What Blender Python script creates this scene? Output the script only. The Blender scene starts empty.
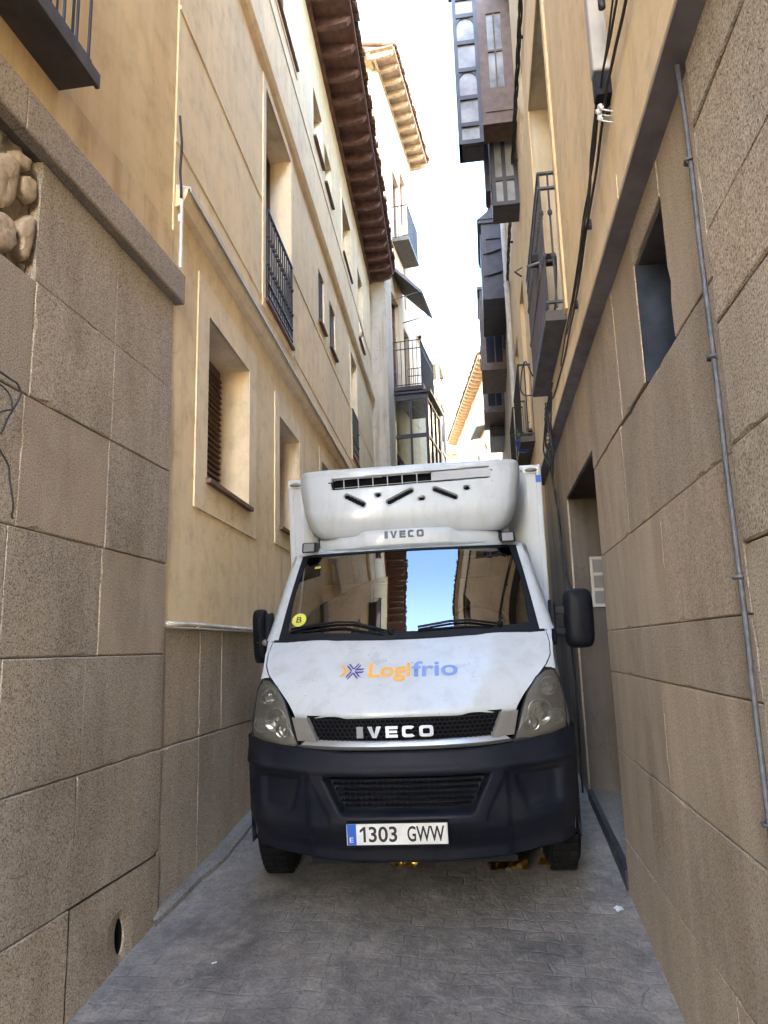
import bpy, bmesh, math, random
from mathutils import Vector, Matrix
random.seed(7)
R = math.radians
scene = bpy.context.scene
COL = scene.collection

# ------------------------------------------------------------------ camera
cam_d = bpy.data.cameras.new("camera")
cam = bpy.data.objects.new("camera", cam_d)
COL.objects.link(cam)
cam_d.sensor_fit = 'VERTICAL'
cam_d.sensor_height = 36.0
cam_d.lens = 720.0 / 1024.0 * 36.0
cam_d.clip_start = 0.05
cam_d.clip_end = 2000.0
_fw = Vector((106, -133, -720)).normalized()
_up = Vector((-107, 3812, -720)); _up = (_up - _fw * _up.dot(_fw)).normalized()
_rt = _fw.cross(_up)
cam.matrix_world = Matrix.Translation((0, 0, 2.12)) @ Matrix((_rt, _fw, _up)).to_4x4()
scene.camera = cam
# ------------------------------------------------------------------ light
SUN_EL = 25.0
world = bpy.data.worlds.new("World"); scene.world = world
world.use_nodes = True
_nt = world.node_tree; _nt.nodes.clear()
_sky = _nt.nodes.new('ShaderNodeTexSky'); _sky.sky_type = 'NISHITA'; _sky.sun_disc = False
_sky.sun_elevation = R(SUN_EL); _sky.sun_rotation = R(180)
_sky.air_density = 1.0; _sky.dust_density = 0.6; _sky.ozone_density = 2.5
_bg = _nt.nodes.new('ShaderNodeBackground'); _bg.inputs[1].default_value = 0.15
_wo = _nt.nodes.new('ShaderNodeOutputWorld')
_nt.links.new(_sky.outputs[0], _bg.inputs[0]); _nt.links.new(_bg.outputs[0], _wo.inputs[0])
sun_d = bpy.data.lights.new("sun", 'SUN'); sun_d.energy = 3.0; sun_d.angle = R(0.53); sun_d.color = (1.0, 0.9, 0.76)
sun = bpy.data.objects.new("sun", sun_d); COL.objects.link(sun)
_sd = Vector((0, -math.cos(R(SUN_EL)), math.sin(R(SUN_EL))))
sun.rotation_euler = _sd.to_track_quat('Z', 'Y').to_euler()
scene.view_settings.view_transform = 'Standard'
scene.view_settings.look = 'None'
scene.view_settings.gamma = 1.0
scene.view_settings.exposure = 4.25
scene.cycles.use_denoising = True
scene.cycles.max_bounces = 12
scene.cycles.diffuse_bounces = 8
scene.cycles.glossy_bounces = 4
scene.cycles.transparent_max_bounces = 12
scene.cycles.caustics_reflective = False
scene.cycles.caustics_refractive = False

# ------------------------------------------------------------------ materials
def new_mat(name):
    m = bpy.data.materials.new(name); m.use_nodes = True
    nt = m.node_tree
    return m, nt, nt.nodes['Principled BSDF']
def N(nt, t, **kw):
    n = nt.nodes.new(t)
    for k, v in kw.items(): setattr(n, k, v)
    return n
def ramp(nt, fac, stops):
    r = N(nt, 'ShaderNodeValToRGB')
    el = r.color_ramp.elements
    while len(el) > 1: el.remove(el[-1])
    el[0].position = stops[0][0]; el[0].color = (*stops[0][1], 1)
    for p, c in stops[1:]:
        e = el.new(p); e.color = (*c, 1)
    nt.links.new(fac, r.inputs[0]); return r.outputs[0]
def coords(nt, scale=(1, 1, 1)):
    tc = N(nt, 'ShaderNodeTexCoord'); mp = N(nt, 'ShaderNodeMapping'); mp.inputs['Scale'].default_value = scale
    nt.links.new(tc.outputs['Object'], mp.inputs[0]); return mp.outputs[0]
def noise(nt, vec, scale, detail=4, rough=.55, dist=0):
    n = N(nt, 'ShaderNodeTexNoise'); n.inputs['Scale'].default_value = scale; n.inputs['Detail'].default_value = detail
    n.inputs['Roughness'].default_value = rough; n.inputs['Distortion'].default_value = dist
    nt.links.new(vec, n.inputs['Vector']); return n.outputs['Fac']
def mix(nt, fac, a, b, mode='MIX'):
    m = N(nt, 'ShaderNodeMix', data_type='RGBA', blend_type=mode)
    for sock, v in ((m.inputs[0], fac), (m.inputs[6], a), (m.inputs[7], b)):
        if isinstance(v, (int, float)): sock.default_value = v
        elif isinstance(v, tuple): sock.default_value = (*v, 1)
        else: nt.links.new(v, sock)
    return m.outputs[2]
def maths(nt, op, a, b=0.0):
    m = N(nt, 'ShaderNodeMath', operation=op)
    for sock, v in ((m.inputs[0], a), (m.inputs[1], b)):
        if isinstance(v, (int, float)): sock.default_value = v
        else: nt.links.new(v, sock)
    return m.outputs[0]
def bump(nt, bsdf, h, strength=.3, dist=.01):
    b = N(nt, 'ShaderNodeBump'); b.inputs['Strength'].default_value = strength; b.inputs['Distance'].default_value = dist
    nt.links.new(h, b.inputs['Height']); nt.links.new(b.outputs[0], bsdf.inputs['Normal'])
def simple(name, col, rough=.5, metal=0.0, var=.12, nscale=6.0, spec=None, coat=0.0):
    m, nt, b = new_mat(name)
    v = coords(nt)
    n = noise(nt, v, nscale, 5)
    c1 = tuple(max(0, x * (1 - var)) for x in col); c2 = tuple(min(1, x * (1 + var)) for x in col)
    nt.links.new(ramp(nt, n, [(.3, c1), (.7, c2)]), b.inputs['Base Color'])
    rr = ramp(nt, noise(nt, v, nscale * 2.3, 4), [(.3, (rough * .85,) * 3), (.7, (min(1, rough * 1.15),) * 3)])
    nt.links.new(rr, b.inputs['Roughness'])
    b.inputs['Metallic'].default_value = metal
    if spec is not None: b.inputs['Specular IOR Level'].default_value = spec
    if coat: b.inputs['Coat Weight'].default_value = coat; b.inputs['Coat Roughness'].default_value = .06
    return m

def granite(name, c_dark, c_mid, c_light, grain=85, bumpst=.5, stain=.5):
    m, nt, b = new_mat(name)
    v = coords(nt)
    g = noise(nt, v, grain, 3, .7)
    g2 = noise(nt, v, grain * .35, 3, .6)
    speck = ramp(nt, g, [(.36, c_dark), (.48, c_mid), (.56, c_mid), (.66, c_light)])
    geo = N(nt, 'ShaderNodeNewGeometry')
    isl = ramp(nt, geo.outputs['Random Per Island'], [(0, (.87, .86, .85)), (.35, (.95, .94, .93)), (.7, (1.02, 1.01, .99)), (1, (1.04, .99, .93))])
    c = mix(nt, 1.0, speck, isl, 'MULTIPLY')
    big = noise(nt, coords(nt, (1, 1, .45)), 1.6, 6, .62, .4)
    c = mix(nt, 1.0, c, ramp(nt, big, [(.30, (.70, .66, .60)), (.5, (1, 1, 1)), (.72, (1.12, 1.08, 1.0))]), 'MULTIPLY')
    # run-off streaks: stretched vertically
    st = noise(nt, coords(nt, (3.2, 3.2, .5)), 1.2, 6, .68, .5)
    c = mix(nt, stain, c, mix(nt, 1.0, c, ramp(nt, st, [(.36, (.66, .61, .55)), (.60, (1, 1, 1))]), 'MULTIPLY'))
    nt.links.new(c, b.inputs['Base Color'])
    b.inputs['Roughness'].default_value = .88
    h = maths(nt, 'ADD', maths(nt, 'MULTIPLY', g, .6), maths(nt, 'MULTIPLY', g2, .8))
    bump(nt, b, h, bumpst, .012)
    return m

def plaster(name, col, dirt=(.62, .52, .40), dirt_amt=.6, warm=(1.06, 1.0, .92)):
    m, nt, b = new_mat(name)
    v = coords(nt)
    big = noise(nt, v, .9, 7, .62, .3)
    c = ramp(nt, big, [(.25, tuple(x * .86 for x in col)), (.5, col), (.75, tuple(min(1, x * y * 1.06) for x, y in zip(col, warm)))])
    st = noise(nt, coords(nt, (4, 4, .22)), 1.3, 6, .62)
    c = mix(nt, dirt_amt, c, mix(nt, 1.0, c, ramp(nt, st, [(.36, dirt), (.54, (1, 1, 1))]), 'MULTIPLY'))
    blot = noise(nt, v, 4.5, 6, .7)
    c = mix(nt, .75, c, mix(nt, 1.0, c, ramp(nt, blot, [(.32, (.78, .74, .68)), (.5, (1, 1, 1)), (.7, (1.06, 1.05, 1.03))]), 'MULTIPLY'))
    pt = noise(nt, coords(nt, (1, 1, .7)), .55, 3, .5, .8)
    c = mix(nt, ramp(nt, pt, [(.575, (0, 0, 0)), (.60, (.32, .32, .32))]), c, tuple(min(1, x * 1.10) for x in col))
    cr = N(nt, 'ShaderNodeTexVoronoi', feature='DISTANCE_TO_EDGE'); cr.inputs['Scale'].default_value = .9
    wv = N(nt, 'ShaderNodeMix', data_type='RGBA', blend_type='ADD'); wv.inputs[0].default_value = .35
    wn = N(nt, 'ShaderNodeTexNoise'); wn.inputs['Scale'].default_value = 3.0; wn.inputs['Detail'].default_value = 6
    nt.links.new(v, wn.inputs['Vector']); nt.links.new(v, wv.inputs[6]); nt.links.new(wn.outputs['Color'], wv.inputs[7]); nt.links.new(wv.outputs[2], cr.inputs['Vector'])
    ck = ramp(nt, cr.outputs['Distance'], [(0, (.55, .50, .44)), (.006, (1, 1, 1))])
    c = mix(nt, ramp(nt, noise(nt, v, .8, 2), [(.56, (0, 0, 0)), (.62, (.45, .45, .45))]), c, mix(nt, 1.0, c, ck, 'MULTIPLY'))
    nt.links.new(c, b.inputs['Base Color'])
    b.inputs['Roughness'].default_value = .9
    h = maths(nt, 'ADD', noise(nt, v, 60, 3), maths(nt, 'MULTIPLY', noise(nt, v, 7, 4), 2.0))
    bump(nt, b, h, .22, .012)
    return m

M = {}
M['granite'] = granite('rough_granite', (.095, .082, .068), (.40, .338, .268), (.61, .535, .44), 130, .42, .35)
M['granite_right'] = granite('smooth_granite', (.14, .118, .094), (.40, .333, .258), (.52, .445, .36), 140, .28, .5)
M['granite_trim'] = granite('trim_granite', (.14, .115, .09), (.35, .295, .235), (.48, .42, .345), 110, .3, .3)
M['mortar'] = simple('mortar', (.11, .095, .08), .95, var=.3, nscale=20)
M['bedding'] = simple('bedding_mortar', (.22, .185, .14), .95, var=.4, nscale=22)
M['rubble'] = granite('rubble_stone', (.29, .22, .15), (.41, .32, .225), (.46, .37, .27), 25, .3, .15)
M['yellow'] = plaster('yellow_plaster', (.66, .49, .26), dirt=(.76, .68, .55), dirt_amt=.4)
M['yellow_band'] = plaster('yellow_band_plaster', (.62, .46, .255))
M['beige'] = plaster('cream_plaster', (.85, .68, .42), dirt=(.80, .73, .62), dirt_amt=.35)
M['beige_frame'] = plaster('cream_frame_plaster', (.87, .72, .49), dirt=(.82, .75, .65), dirt_amt=.3)
M['yellow_right'] = plaster('ochre_plaster', (.72, .56, .34), dirt=(.76, .68, .56), dirt_amt=.35)
M['pale'] = plaster('pale_plaster', (.56, .47, .33))
M['greywall'] = plaster('weathered_grey_plaster', (.48, .43, .36), dirt_amt=.8)
M['cream_far'] = plaster('sunlit_plaster', (.74, .58, .36), dirt_amt=.2)
M['orange_wood'] = simple('orange_eaves', (.46, .29, .15), .8, var=.2)
M['dark_wood'] = simple('dark_brown_timber', (.17, .085, .066), .75, var=.35, nscale=9)
M['bay_wood'] = simple('bay_timber', (.13, .085, .06), .6, var=.3, nscale=9)
M['bay_blue'] = simple('blue_black_timber', (.045, .041, .050), .5, var=.3)
M['tile'] = simple('clay_tile', (.22, .12, .075), .9, var=.45, nscale=5)
M['iron'] = simple('black_iron', (.022, .022, .026), .5, metal=.3, var=.3)
M['slab_dark'] = simple('dark_balcony_slab', (.055, .045, .04), .7, var=.3)
M['shutter'] = simple('brown_shutter', (.13, .065, .035), .6, var=.2)
M['sill'] = simple('tile_sill', (.16, .085, .055), .7, var=.3)
M['zinc'] = simple('zinc_flashing', (.58, .54, .47), .6, metal=.1, var=.2)
M['lead'] = simple('lead_pipe', (.085, .085, .095), .65, metal=.2, var=.35, nscale=25)
M['cable'] = simple('black_cable', (.018, .018, .02), .6)
M['cable_grey'] = simple('grey_cable', (.14, .135, .13), .6)
M['grey_iron'] = simple('grey_painted_iron', (.06, .058, .068), .6, var=.3)
M['grey_slab'] = simple('grey_balcony_slab', (.085, .078, .078), .8, var=.3)
M['pale_eaves'] = simple('pale_timber_eaves', (.36, .27, .18), .85, var=.3)
M['soffit'] = simple('dark_soffit', (.165, .145, .14), .85, var=.3)
M['box_grey'] = simple('aged_grey_plastic', (.36, .34, .31), .6, var=.15)
M['white_plastic'] = simple('white_plastic', (.66, .66, .64), .45, var=.06)
M['grey_metal'] = simple('grey_steel', (.028, .033, .045), .9, var=.4, spec=.1)
M['pot_blue'] = simple('blue_glazed_pot', (.03, .06, .30), .25, var=.1)
M['leaf'] = simple('leaf', (.05, .09, .03), .6, var=.4, nscale=20)
M['paper'] = simple('paper', (.72, .74, .78), .8, var=.05)
M['dry_leaf'] = simple('dry_leaf', (.30, .17, .06), .8, var=.4, nscale=30)
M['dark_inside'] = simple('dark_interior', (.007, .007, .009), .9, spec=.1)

def paint():
    m, nt, b = new_mat('white_paint')
    v = coords(nt)
    n = noise(nt, v, 2.2, 7, .65)
    grime = noise(nt, coords(nt, (6, 6, 1.4)), 1.6, 6, .65)
    c = ramp(nt, n, [(.3, (.49, .53, .575)), (.6, (.53, .575, .615))])
    c = mix(nt, .42, c, mix(nt, 1.0, c, ramp(nt, grime, [(.33, (.74, .71, .66)), (.52, (1, 1, 1))]), 'MULTIPLY'))
    chip = noise(nt, v, 48, 2, .5)
    c = mix(nt, ramp(nt, chip, [(.735, (0, 0, 0)), (.75, (.8, .8, .8))]), c, (.16, .13, .10))
    nt.links.new(c, b.inputs['Base Color'])
    nt.links.new(ramp(nt, n, [(.3, (.42,) * 3), (.7, (.26,) * 3)]), b.inputs['Roughness'])
    b.inputs['Coat Weight'].default_value = .35; b.inputs['Coat Roughness'].default_value = .08
    return m
M['paint'] = paint()
M['box_white'] = simple('box_panel_white', (.50, .535, .57), .4, var=.05, nscale=2)
M['cover_grey'] = simple('weathered_cover', (.42, .44, .46), .5, var=.12)
M['alu'] = simple('aluminium_trim', (.55, .56, .57), .35, metal=.7, var=.15)
def bumper_mat():
    m, nt, b = new_mat('bumper_plastic')
    v = coords(nt)
    c = ramp(nt, noise(nt, v, 12, 4), [(.3, (.003, .0045, .011)), (.7, (.0055, .0075, .015))])
    dust = noise(nt, coords(nt, (1, 1, 2.2)), 3.4, 8, .72, .6)
    c = mix(nt, ramp(nt, dust, [(.48, (0, 0, 0)), (.75, (.55, .55, .55))]), c, (.030, .029, .030))
    scr = noise(nt, coords(nt, (3, 3, 40)), 2.0, 3, .6)
    c = mix(nt, ramp(nt, scr, [(.70, (0, 0, 0)), (.74, (.5, .5, .5))]), c, (.045, .045, .05))
    nt.links.new(c, b.inputs['Base Color'])
    nt.links.new(ramp(nt, dust, [(.4, (.5,) * 3), (.7, (.8,) * 3)]), b.inputs['Roughness'])
    b.inputs['Specular IOR Level'].default_value = .25
    bump(nt, b, noise(nt, v, 180, 2), .06, .004)
    return m
M['bumper'] = bumper_mat()
M['black_plastic'] = simple('black_plastic', (.005, .006, .010), .6, var=.2, spec=.25)
M['chrome'] = simple('chrome', (.80, .81, .83), .12, metal=1.0, var=.05)
M['silver'] = simple('satin_silver', (.56, .56, .56), .33, metal=.75, var=.08)
M['rubber'] = simple('tyre_rubber', (.008, .008, .009), .9, var=.2, spec=.15)
M['steel_rim'] = simple('steel_rim', (.30, .31, .33), .5, metal=.5)
M['text_blue'] = simple('blue_lettering', (.20, .32, .66), .5, var=.05)
M['text_orange'] = simple('orange_lettering', (.84, .42, .06), .5, var=.05)
M['text_navy'] = simple('navy_lettering', (.06, .05, .24), .5, var=.05)
M['text_black'] = simple('black_lettering', (.012, .012, .016), .5, var=.05)
M['text_dark'] = simple('dark_grey_lettering', (.06, .07, .10), .4, var=.05)
M['plate_white'] = simple('plate_white', (.68, .69, .69), .45, var=.1, nscale=14)
M['plate_blue'] = simple('plate_blue', (.02, .10, .52), .45, var=.05)
M['sticker'] = simple('yellow_sticker', (.62, .60, .10), .6, var=.2)
M['seat'] = simple('seat_fabric', (.045, .047, .055), .9)
M['door_wood'] = simple('old_door_wood', (.07, .045, .03), .7, var=.4, nscale=10)
M['amber'] = simple('amber_lens', (.55, .25, .04), .3, var=.1)
M['lamp_grey'] = simple('clear_marker_lens', (.20, .20, .20), .22, var=.1)
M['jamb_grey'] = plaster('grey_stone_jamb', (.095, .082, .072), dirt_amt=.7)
M['straw'] = simple('golden_straw', (.62, .34, .06), .7, var=.5, nscale=40)

def glass_mat(name, tint, ior, rough=0.0, base=None):
    m, nt, b = new_mat(name)
    nt.nodes.remove(b)
    out = [n for n in nt.nodes if n.type == 'OUTPUT_MATERIAL'][0]
    tr = N(nt, 'ShaderNodeBsdfTransparent'); tr.inputs[0].default_value = (*tint, 1)
    gl = N(nt, 'ShaderNodeBsdfGlossy'); gl.inputs['Roughness'].default_value = rough; gl.inputs[0].default_value = (1, 1, 1, 1)
    fr = N(nt, 'ShaderNodeFresnel'); fr.inputs[0].default_value = ior
    mx = N(nt, 'ShaderNodeMixShader')
    nt.links.new(fr.outputs[0], mx.inputs[0]); nt.links.new(tr.outputs[0], mx.inputs[1]); nt.links.new(gl.outputs[0], mx.inputs[2])
    if base:
        df = N(nt, 'ShaderNodeBsdfDiffuse'); df.inputs[0].default_value = (*base[0], 1)
        m2 = N(nt, 'ShaderNodeMixShader'); m2.inputs[0].default_value = base[1]
        nt.links.new(mx.outputs[0], m2.inputs[1]); nt.links.new(df.outputs[0], m2.inputs[2])
        nt.links.new(m2.outputs[0], out.inputs[0])
    else:
        nt.links.new(mx.outputs[0], out.inputs[0])
    return m
M['glass'] = glass_mat('windscreen_glass', (.62, .68, .68), 2.75)
M['side_glass'] = glass_mat('side_glass', (.70, .74, .74), 1.6)
M['lens'] = glass_mat('cloudy_headlight_lens', (.86, .86, .82), 1.6, .06, ((.27, .26, .225), .26))

def window_glass():
    m, nt, b = new_mat('window_pane')
    b.inputs['Base Color'].default_value = (.03, .035, .045, 1)
    b.inputs['Roughness'].default_value = .06
    b.inputs['Specular IOR Level'].default_value = .9
    bump(nt, b, noise(nt, coords(nt), 2.5, 2), .06, .02)
    return m
M['pane'] = window_glass()
M['pale_pane'] = simple('pale_pane', (.27, .275, .28), .30, var=.5, nscale=3, spec=.35)  # opaque pale pane; the window's bright reflection is put into its colour

def street_mat():
    m, nt, b = new_mat('worn_setts')
    v = coords(nt)
    nz = N(nt, 'ShaderNodeTexNoise'); nz.inputs['Scale'].default_value = 2.6; nz.inputs['Detail'].default_value = 4
    wob = N(nt, 'ShaderNodeMix', data_type='RGBA', blend_type='ADD'); wob.inputs[0].default_value = .16
    nt.links.new(v, nz.inputs['Vector']); nt.links.new(v, wob.inputs[6]); nt.links.new(nz.outputs['Color'], wob.inputs[7])
    br = N(nt, 'ShaderNodeTexBrick'); br.offset = .5
    br.inputs['Scale'].default_value = 1.0; br.inputs['Brick Width'].default_value = .19; br.inputs['Row Height'].default_value = .115
    br.inputs['Mortar Size'].default_value = .010; br.inputs['Mortar Smooth'].default_value = 1.0; br.inputs['Bias'].default_value = .0
    br.inputs['Color1'].default_value = (.155, .145, .138, 1); br.inputs['Color2'].default_value = (.26, .243, .225, 1)
    br.inputs['Mortar'].default_value = (.15, .142, .134, 1)
    nt.links.new(wob.outputs[2], br.inputs['Vector'])
    cement = ramp(nt, noise(nt, v, 3.2, 8, .70, .6), [(.28, (.135, .122, .110)), (.5, (.215, .196, .177)), (.72, (.30, .275, .25))])
    mask = ramp(nt, noise(nt, v, 2.3, 6, .65), [(.32, (.42,) * 3), (.60, (.98,) * 3)])
    c = mix(nt, mask, br.outputs['Color'], cement)
    fine = noise(nt, v, 60, 5, .7)
    c = mix(nt, .6, c, mix(nt, 1.0, c, ramp(nt, fine, [(.35, (.60, .59, .58)), (.5, (1, 1, 1)), (.68, (1.3, 1.26, 1.2))]), 'MULTIPLY'))
    st = noise(nt, coords(nt, (1, .6, 1)), 1.5, 8, .72, 1.0)
    c = mix(nt, .8, c, mix(nt, 1.0, c, ramp(nt, st, [(.32, (.50, .50, .52)), (.48, (1, 1, 1)), (.66, (1.3, 1.24, 1.16))]), 'MULTIPLY'))
    patch = noise(nt, v, 11, 5, .65, .3)
    c = mix(nt, .7, c, mix(nt, 1.0, c, ramp(nt, patch, [(.36, (.70, .70, .71)), (.5, (1, 1, 1)), (.66, (1.32, 1.27, 1.2))]), 'MULTIPLY'))
    cr = N(nt, 'ShaderNodeTexVoronoi', feature='DISTANCE_TO_EDGE'); cr.inputs['Scale'].default_value = .8
    nt.links.new(wob.outputs[2], cr.inputs['Vector'])
    crk = ramp(nt, cr.outputs['Distance'], [(.0, (.35,) * 3), (.006, (1, 1, 1))])
    crm = ramp(nt, noise(nt, v, 1.3, 3), [(.60, (0,) * 3), (.66, (.8,) * 3)])
    c = mix(nt, crm, c, mix(nt, 1.0, c, crk, 'MULTIPLY'))
    nt.links.new(c, b.inputs['Base Color'])
    nt.links.new(ramp(nt, st, [(.3, (.45,) * 3), (.6, (.72,) * 3)]), b.inputs['Roughness'])
    inv = maths(nt, 'MULTIPLY', br.outputs['Fac'], maths(nt, 'SUBTRACT', mask, 1.05))
    h = maths(nt, 'ADD', maths(nt, 'MULTIPLY', inv, .42), maths(nt, 'ADD', maths(nt, 'MULTIPLY', fine, .22), maths(nt, 'ADD', patch, noise(nt, v, 3.5, 5, .6))))
    bump(nt, b, h, .6, .025)
    return m
M['street'] = street_mat()
M['kerb'] = granite('kerb_cement', (.12, .112, .105), (.19, .178, .165), (.26, .245, .225), 60, .4, .3)

# ------------------------------------------------------------------ mesh builder
class MB:
    def __init__(s): s.v = []; s.f = []; s.m = []
    def face(s, pts, mi=0):
        b = len(s.v); s.v += [tuple(p) for p in pts]; s.f.append(tuple(range(b, b + len(pts)))); s.m.append(mi)
    def add(s, verts, faces, mi=0):
        b = len(s.v); s.v += [tuple(p) for p in verts]
        for f in faces: s.f.append(tuple(b + i for i in f)); s.m.append(mi)
    def box(s, x0, x1, y0, y1, z0, z1, mi=0):
        s.add([(x0, y0, z0), (x1, y0, z0), (x1, y1, z0), (x0, y1, z0), (x0, y0, z1), (x1, y0, z1), (x1, y1, z1), (x0, y1, z1)],
              [(3, 2, 1, 0), (4, 5, 6, 7), (0, 1, 5, 4), (1, 2, 6, 5), (2, 3, 7, 6), (3, 0, 4, 7)], mi)
    def obox(s, c, ax, hs, mi=0):
        c = Vector(c); a = [Vector(q).normalized() * h for q, h in zip(ax, hs)]
        vs = []
        for k in range(8):
            vs.append(c + a[0] * (1 if k & 1 else -1) + a[1] * (1 if k & 2 else -1) + a[2] * (1 if k & 4 else -1))
        s.add(vs, [(0, 2, 3, 1), (4, 5, 7, 6), (0, 1, 5, 4), (2, 6, 7, 3), (0, 4, 6, 2), (1, 3, 7, 5)], mi)
    def block(s, x0, x1, z0, z1, y, d=.05, ch=.008, mi=0, jig=.0, chips=True):
        """face stone with worn, slightly chipped arrises; its outer face looks to -y"""
        rnd = random
        def edge(p, q):
            L = math.hypot(q[0] - p[0], q[1] - p[1]); n = max(1, int(L / .07)); return [(p[0] + (q[0] - p[0]) * k / n, p[1] + (q[1] - p[1]) * k / n) for k in range(n)]
        per = edge((x0, z0), (x1, z0)) + edge((x1, z0), (x1, z1)) + edge((x1, z1), (x0, z1)) + edge((x0, z1), (x0, z0))
        cx, cz = (x0 + x1) / 2, (z0 + z1) / 2
        outer, inner, back = [], [], []
        for px, pz in per:
            k = ch * rnd.uniform(.6, 1.25)
            if chips and rnd.random() < .07: k += rnd.uniform(.006, .022)
            kx = k if k > ch * 1.3 else k * .45; ix = min(max(px, x0 + kx), x1 - kx); iz = min(max(pz, z0 + k), z1 - k)
            outer.append((px, y + ch * .8 + (k - ch) * .35, pz)); inner.append((ix, y + rnd.uniform(-jig, jig) * .4, iz)); back.append((px, y + d, pz))
        n = len(per)
        mid = [(ix + (cx - ix) * min(.3, .05 / max(.05, abs(cx - ix) + 1e-6)), y, iz + (cz - iz) * min(.3, .05 / max(.05, abs(cz - iz) + 1e-6))) for ix, _, iz in inner]
        b = len(s.v); s.v += back + outer + inner + mid
        for r in range(3):
            for k in range(n):
                k2 = (k + 1) % n; s.f.append((b + r * n + k, b + r * n + k2, b + (r + 1) * n + k2, b + (r + 1) * n + k)); s.m.append(mi)
        s.f.append(tuple(b + 3 * n + k for k in range(n))); s.m.append(mi)
    def tube(s, pts, r, n=8, mi=0, cap=True):
        pts = [Vector(p) for p in pts]
        rr = r if isinstance(r, (list, tuple)) else [r] * len(pts)
        b = len(s.v); prev = None
        for i, p in enumerate(pts):
            t = (pts[min(i + 1, len(pts) - 1)] - pts[max(i - 1, 0)]).normalized()
            if prev is None:
                u = t.orthogonal().normalized()
            else:
                u = (prev - t * prev.dot(t))
                u = u.normalized() if u.length > 1e-6 else t.orthogonal().normalized()
            prev = u; w = t.cross(u)
            for k in range(n):
                a = 2 * math.pi * k / n
                s.v.append(tuple(p + (u * math.cos(a) + w * math.sin(a)) * rr[i]))
        for i in range(len(pts) - 1):
            for k in range(n):
                k2 = (k + 1) % n
                s.f.append((b + i * n + k, b + i * n + k2, b + (i + 1) * n + k2, b + (i + 1) * n + k)); s.m.append(mi)
        if cap:
            s.f.append(tuple(b + k for k in reversed(range(n)))); s.m.append(mi)
            s.f.append(tuple(b + (len(pts) - 1) * n + k for k in range(n))); s.m.append(mi)
    def grid(s, rows, mi=0, closed=False, flip=False):
        nr, nc = len(rows), len(rows[0]); b = len(s.v)
        for r in rows: s.v += [tuple(p) for p in r]
        for i in range(nr - 1):
            for j in range(nc if closed else nc - 1):
                j2 = (j + 1) % nc
                q = (b + i * nc + j, b + i * nc + j2, b + (i + 1) * nc + j2, b + (i + 1) * nc + j)
                s.f.append(q[::-1] if flip else q); s.m.append(mi(i, j) if callable(mi) else mi)
    def prism(s, poly, a0, a1, axis='y', mi=0):
        n = len(poly)
        def P(p, a): return {'y': (p[0], a, p[1]), 'x': (a, p[0], p[1]), 'z': (p[0], p[1], a)}[axis]
        s.add([P(p, a0) for p in poly] + [P(p, a1) for p in poly],
              [tuple(range(n)), tuple(range(2 * n - 1, n - 1, -1))] + [(i, i + n, (i + 1) % n + n, (i + 1) % n) for i in range(n)], mi)
    def lathe(s, prof, c, axis=(0, 0, 1), n=24, mi=0, cap=True):
        ax = Vector(axis).normalized(); u = ax.orthogonal().normalized(); w = ax.cross(u); c = Vector(c)
        rows = [[c + ax * h + (u * math.cos(2 * math.pi * k / n) + w * math.sin(2 * math.pi * k / n)) * r for k in range(n)] for r, h in prof]
        b = len(s.v); s.grid(rows, mi, closed=True)
        if cap:
            s.f.append(tuple(b + k for k in reversed(range(n)))); s.m.append(mi)
            e = b + (len(prof) - 1) * n
            s.f.append(tuple(e + k for k in range(n))); s.m.append(mi)
    def blob(s, c, rad, seed=0, rough=.18, sub=3, mi=0):
        bm = bmesh.new(); bmesh.ops.create_icosphere(bm, subdivisions=sub, radius=1.0)
        rnd = random.Random(seed); dirs = [(Vector((rnd.uniform(-1, 1), rnd.uniform(-1, 1), rnd.uniform(-1, 1))).normalized(), rnd.uniform(.3, .9)) for _ in range(14)]
        vs = []
        for v in bm.verts:
            k = 1.0
            for d, cut in dirs:
                dd = v.co.normalized().dot(d)
                if dd * k > 1 - rough * cut * 2: k = min(k, (1 - rough * cut * 2) / dd)
            vs.append(tuple(c[i] + v.co[i] * k * rad[i] for i in range(3)))
        s.add(vs, [tuple(v.index for v in f.verts) for f in bm.faces], mi); bm.free()
    def build(s, name, mats, parent=None, smooth=False, bevel=0, seg=2, auto=None):
        me = bpy.data.meshes.new(name); me.from_pydata(s.v, [], s.f)
        if not isinstance(mats, (list, tuple)): mats = [mats]
        for m in mats: me.materials.append(m)
        me.polygons.foreach_set('material_index', s.m)
        if smooth or auto: me.polygons.foreach_set('use_smooth', [True] * len(s.f))
        bm = bmesh.new(); bm.from_mesh(me)
        bmesh.ops.remove_doubles(bm, verts=bm.verts, dist=1e-5)
        bmesh.ops.recalc_face_normals(bm, faces=bm.faces) if not getattr(s, 'keepn', False) else None
        bm.to_mesh(me); bm.free()
        if auto: me.set_sharp_from_angle(angle=R(auto))
        me.update()
        o = bpy.data.objects.new(name, me); COL.objects.link(o)
        if parent: o.parent = parent
        if bevel:
            b = o.modifiers.new('bevel', 'BEVEL'); b.width = bevel; b.segments = seg; b.limit_method = 'ANGLE'; b.angle_limit = R(40)
        return o
def tag(o, label=None, cat=None, group=None, kind=None):
    if label: o['label'] = label
    if cat: o['category'] = cat
    if group: o['group'] = group
    if kind: o['kind'] = kind
    return o
def empty(name, loc, rz=0.0, label=None, cat=None, group=None, parent=None):
    o = bpy.data.objects.new(name, None); COL.objects.link(o)
    o.location = loc; o.rotation_euler = (0, 0, rz); o.empty_display_size = .2
    if parent: o.parent = parent
    return tag(o, label, cat, group)
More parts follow.
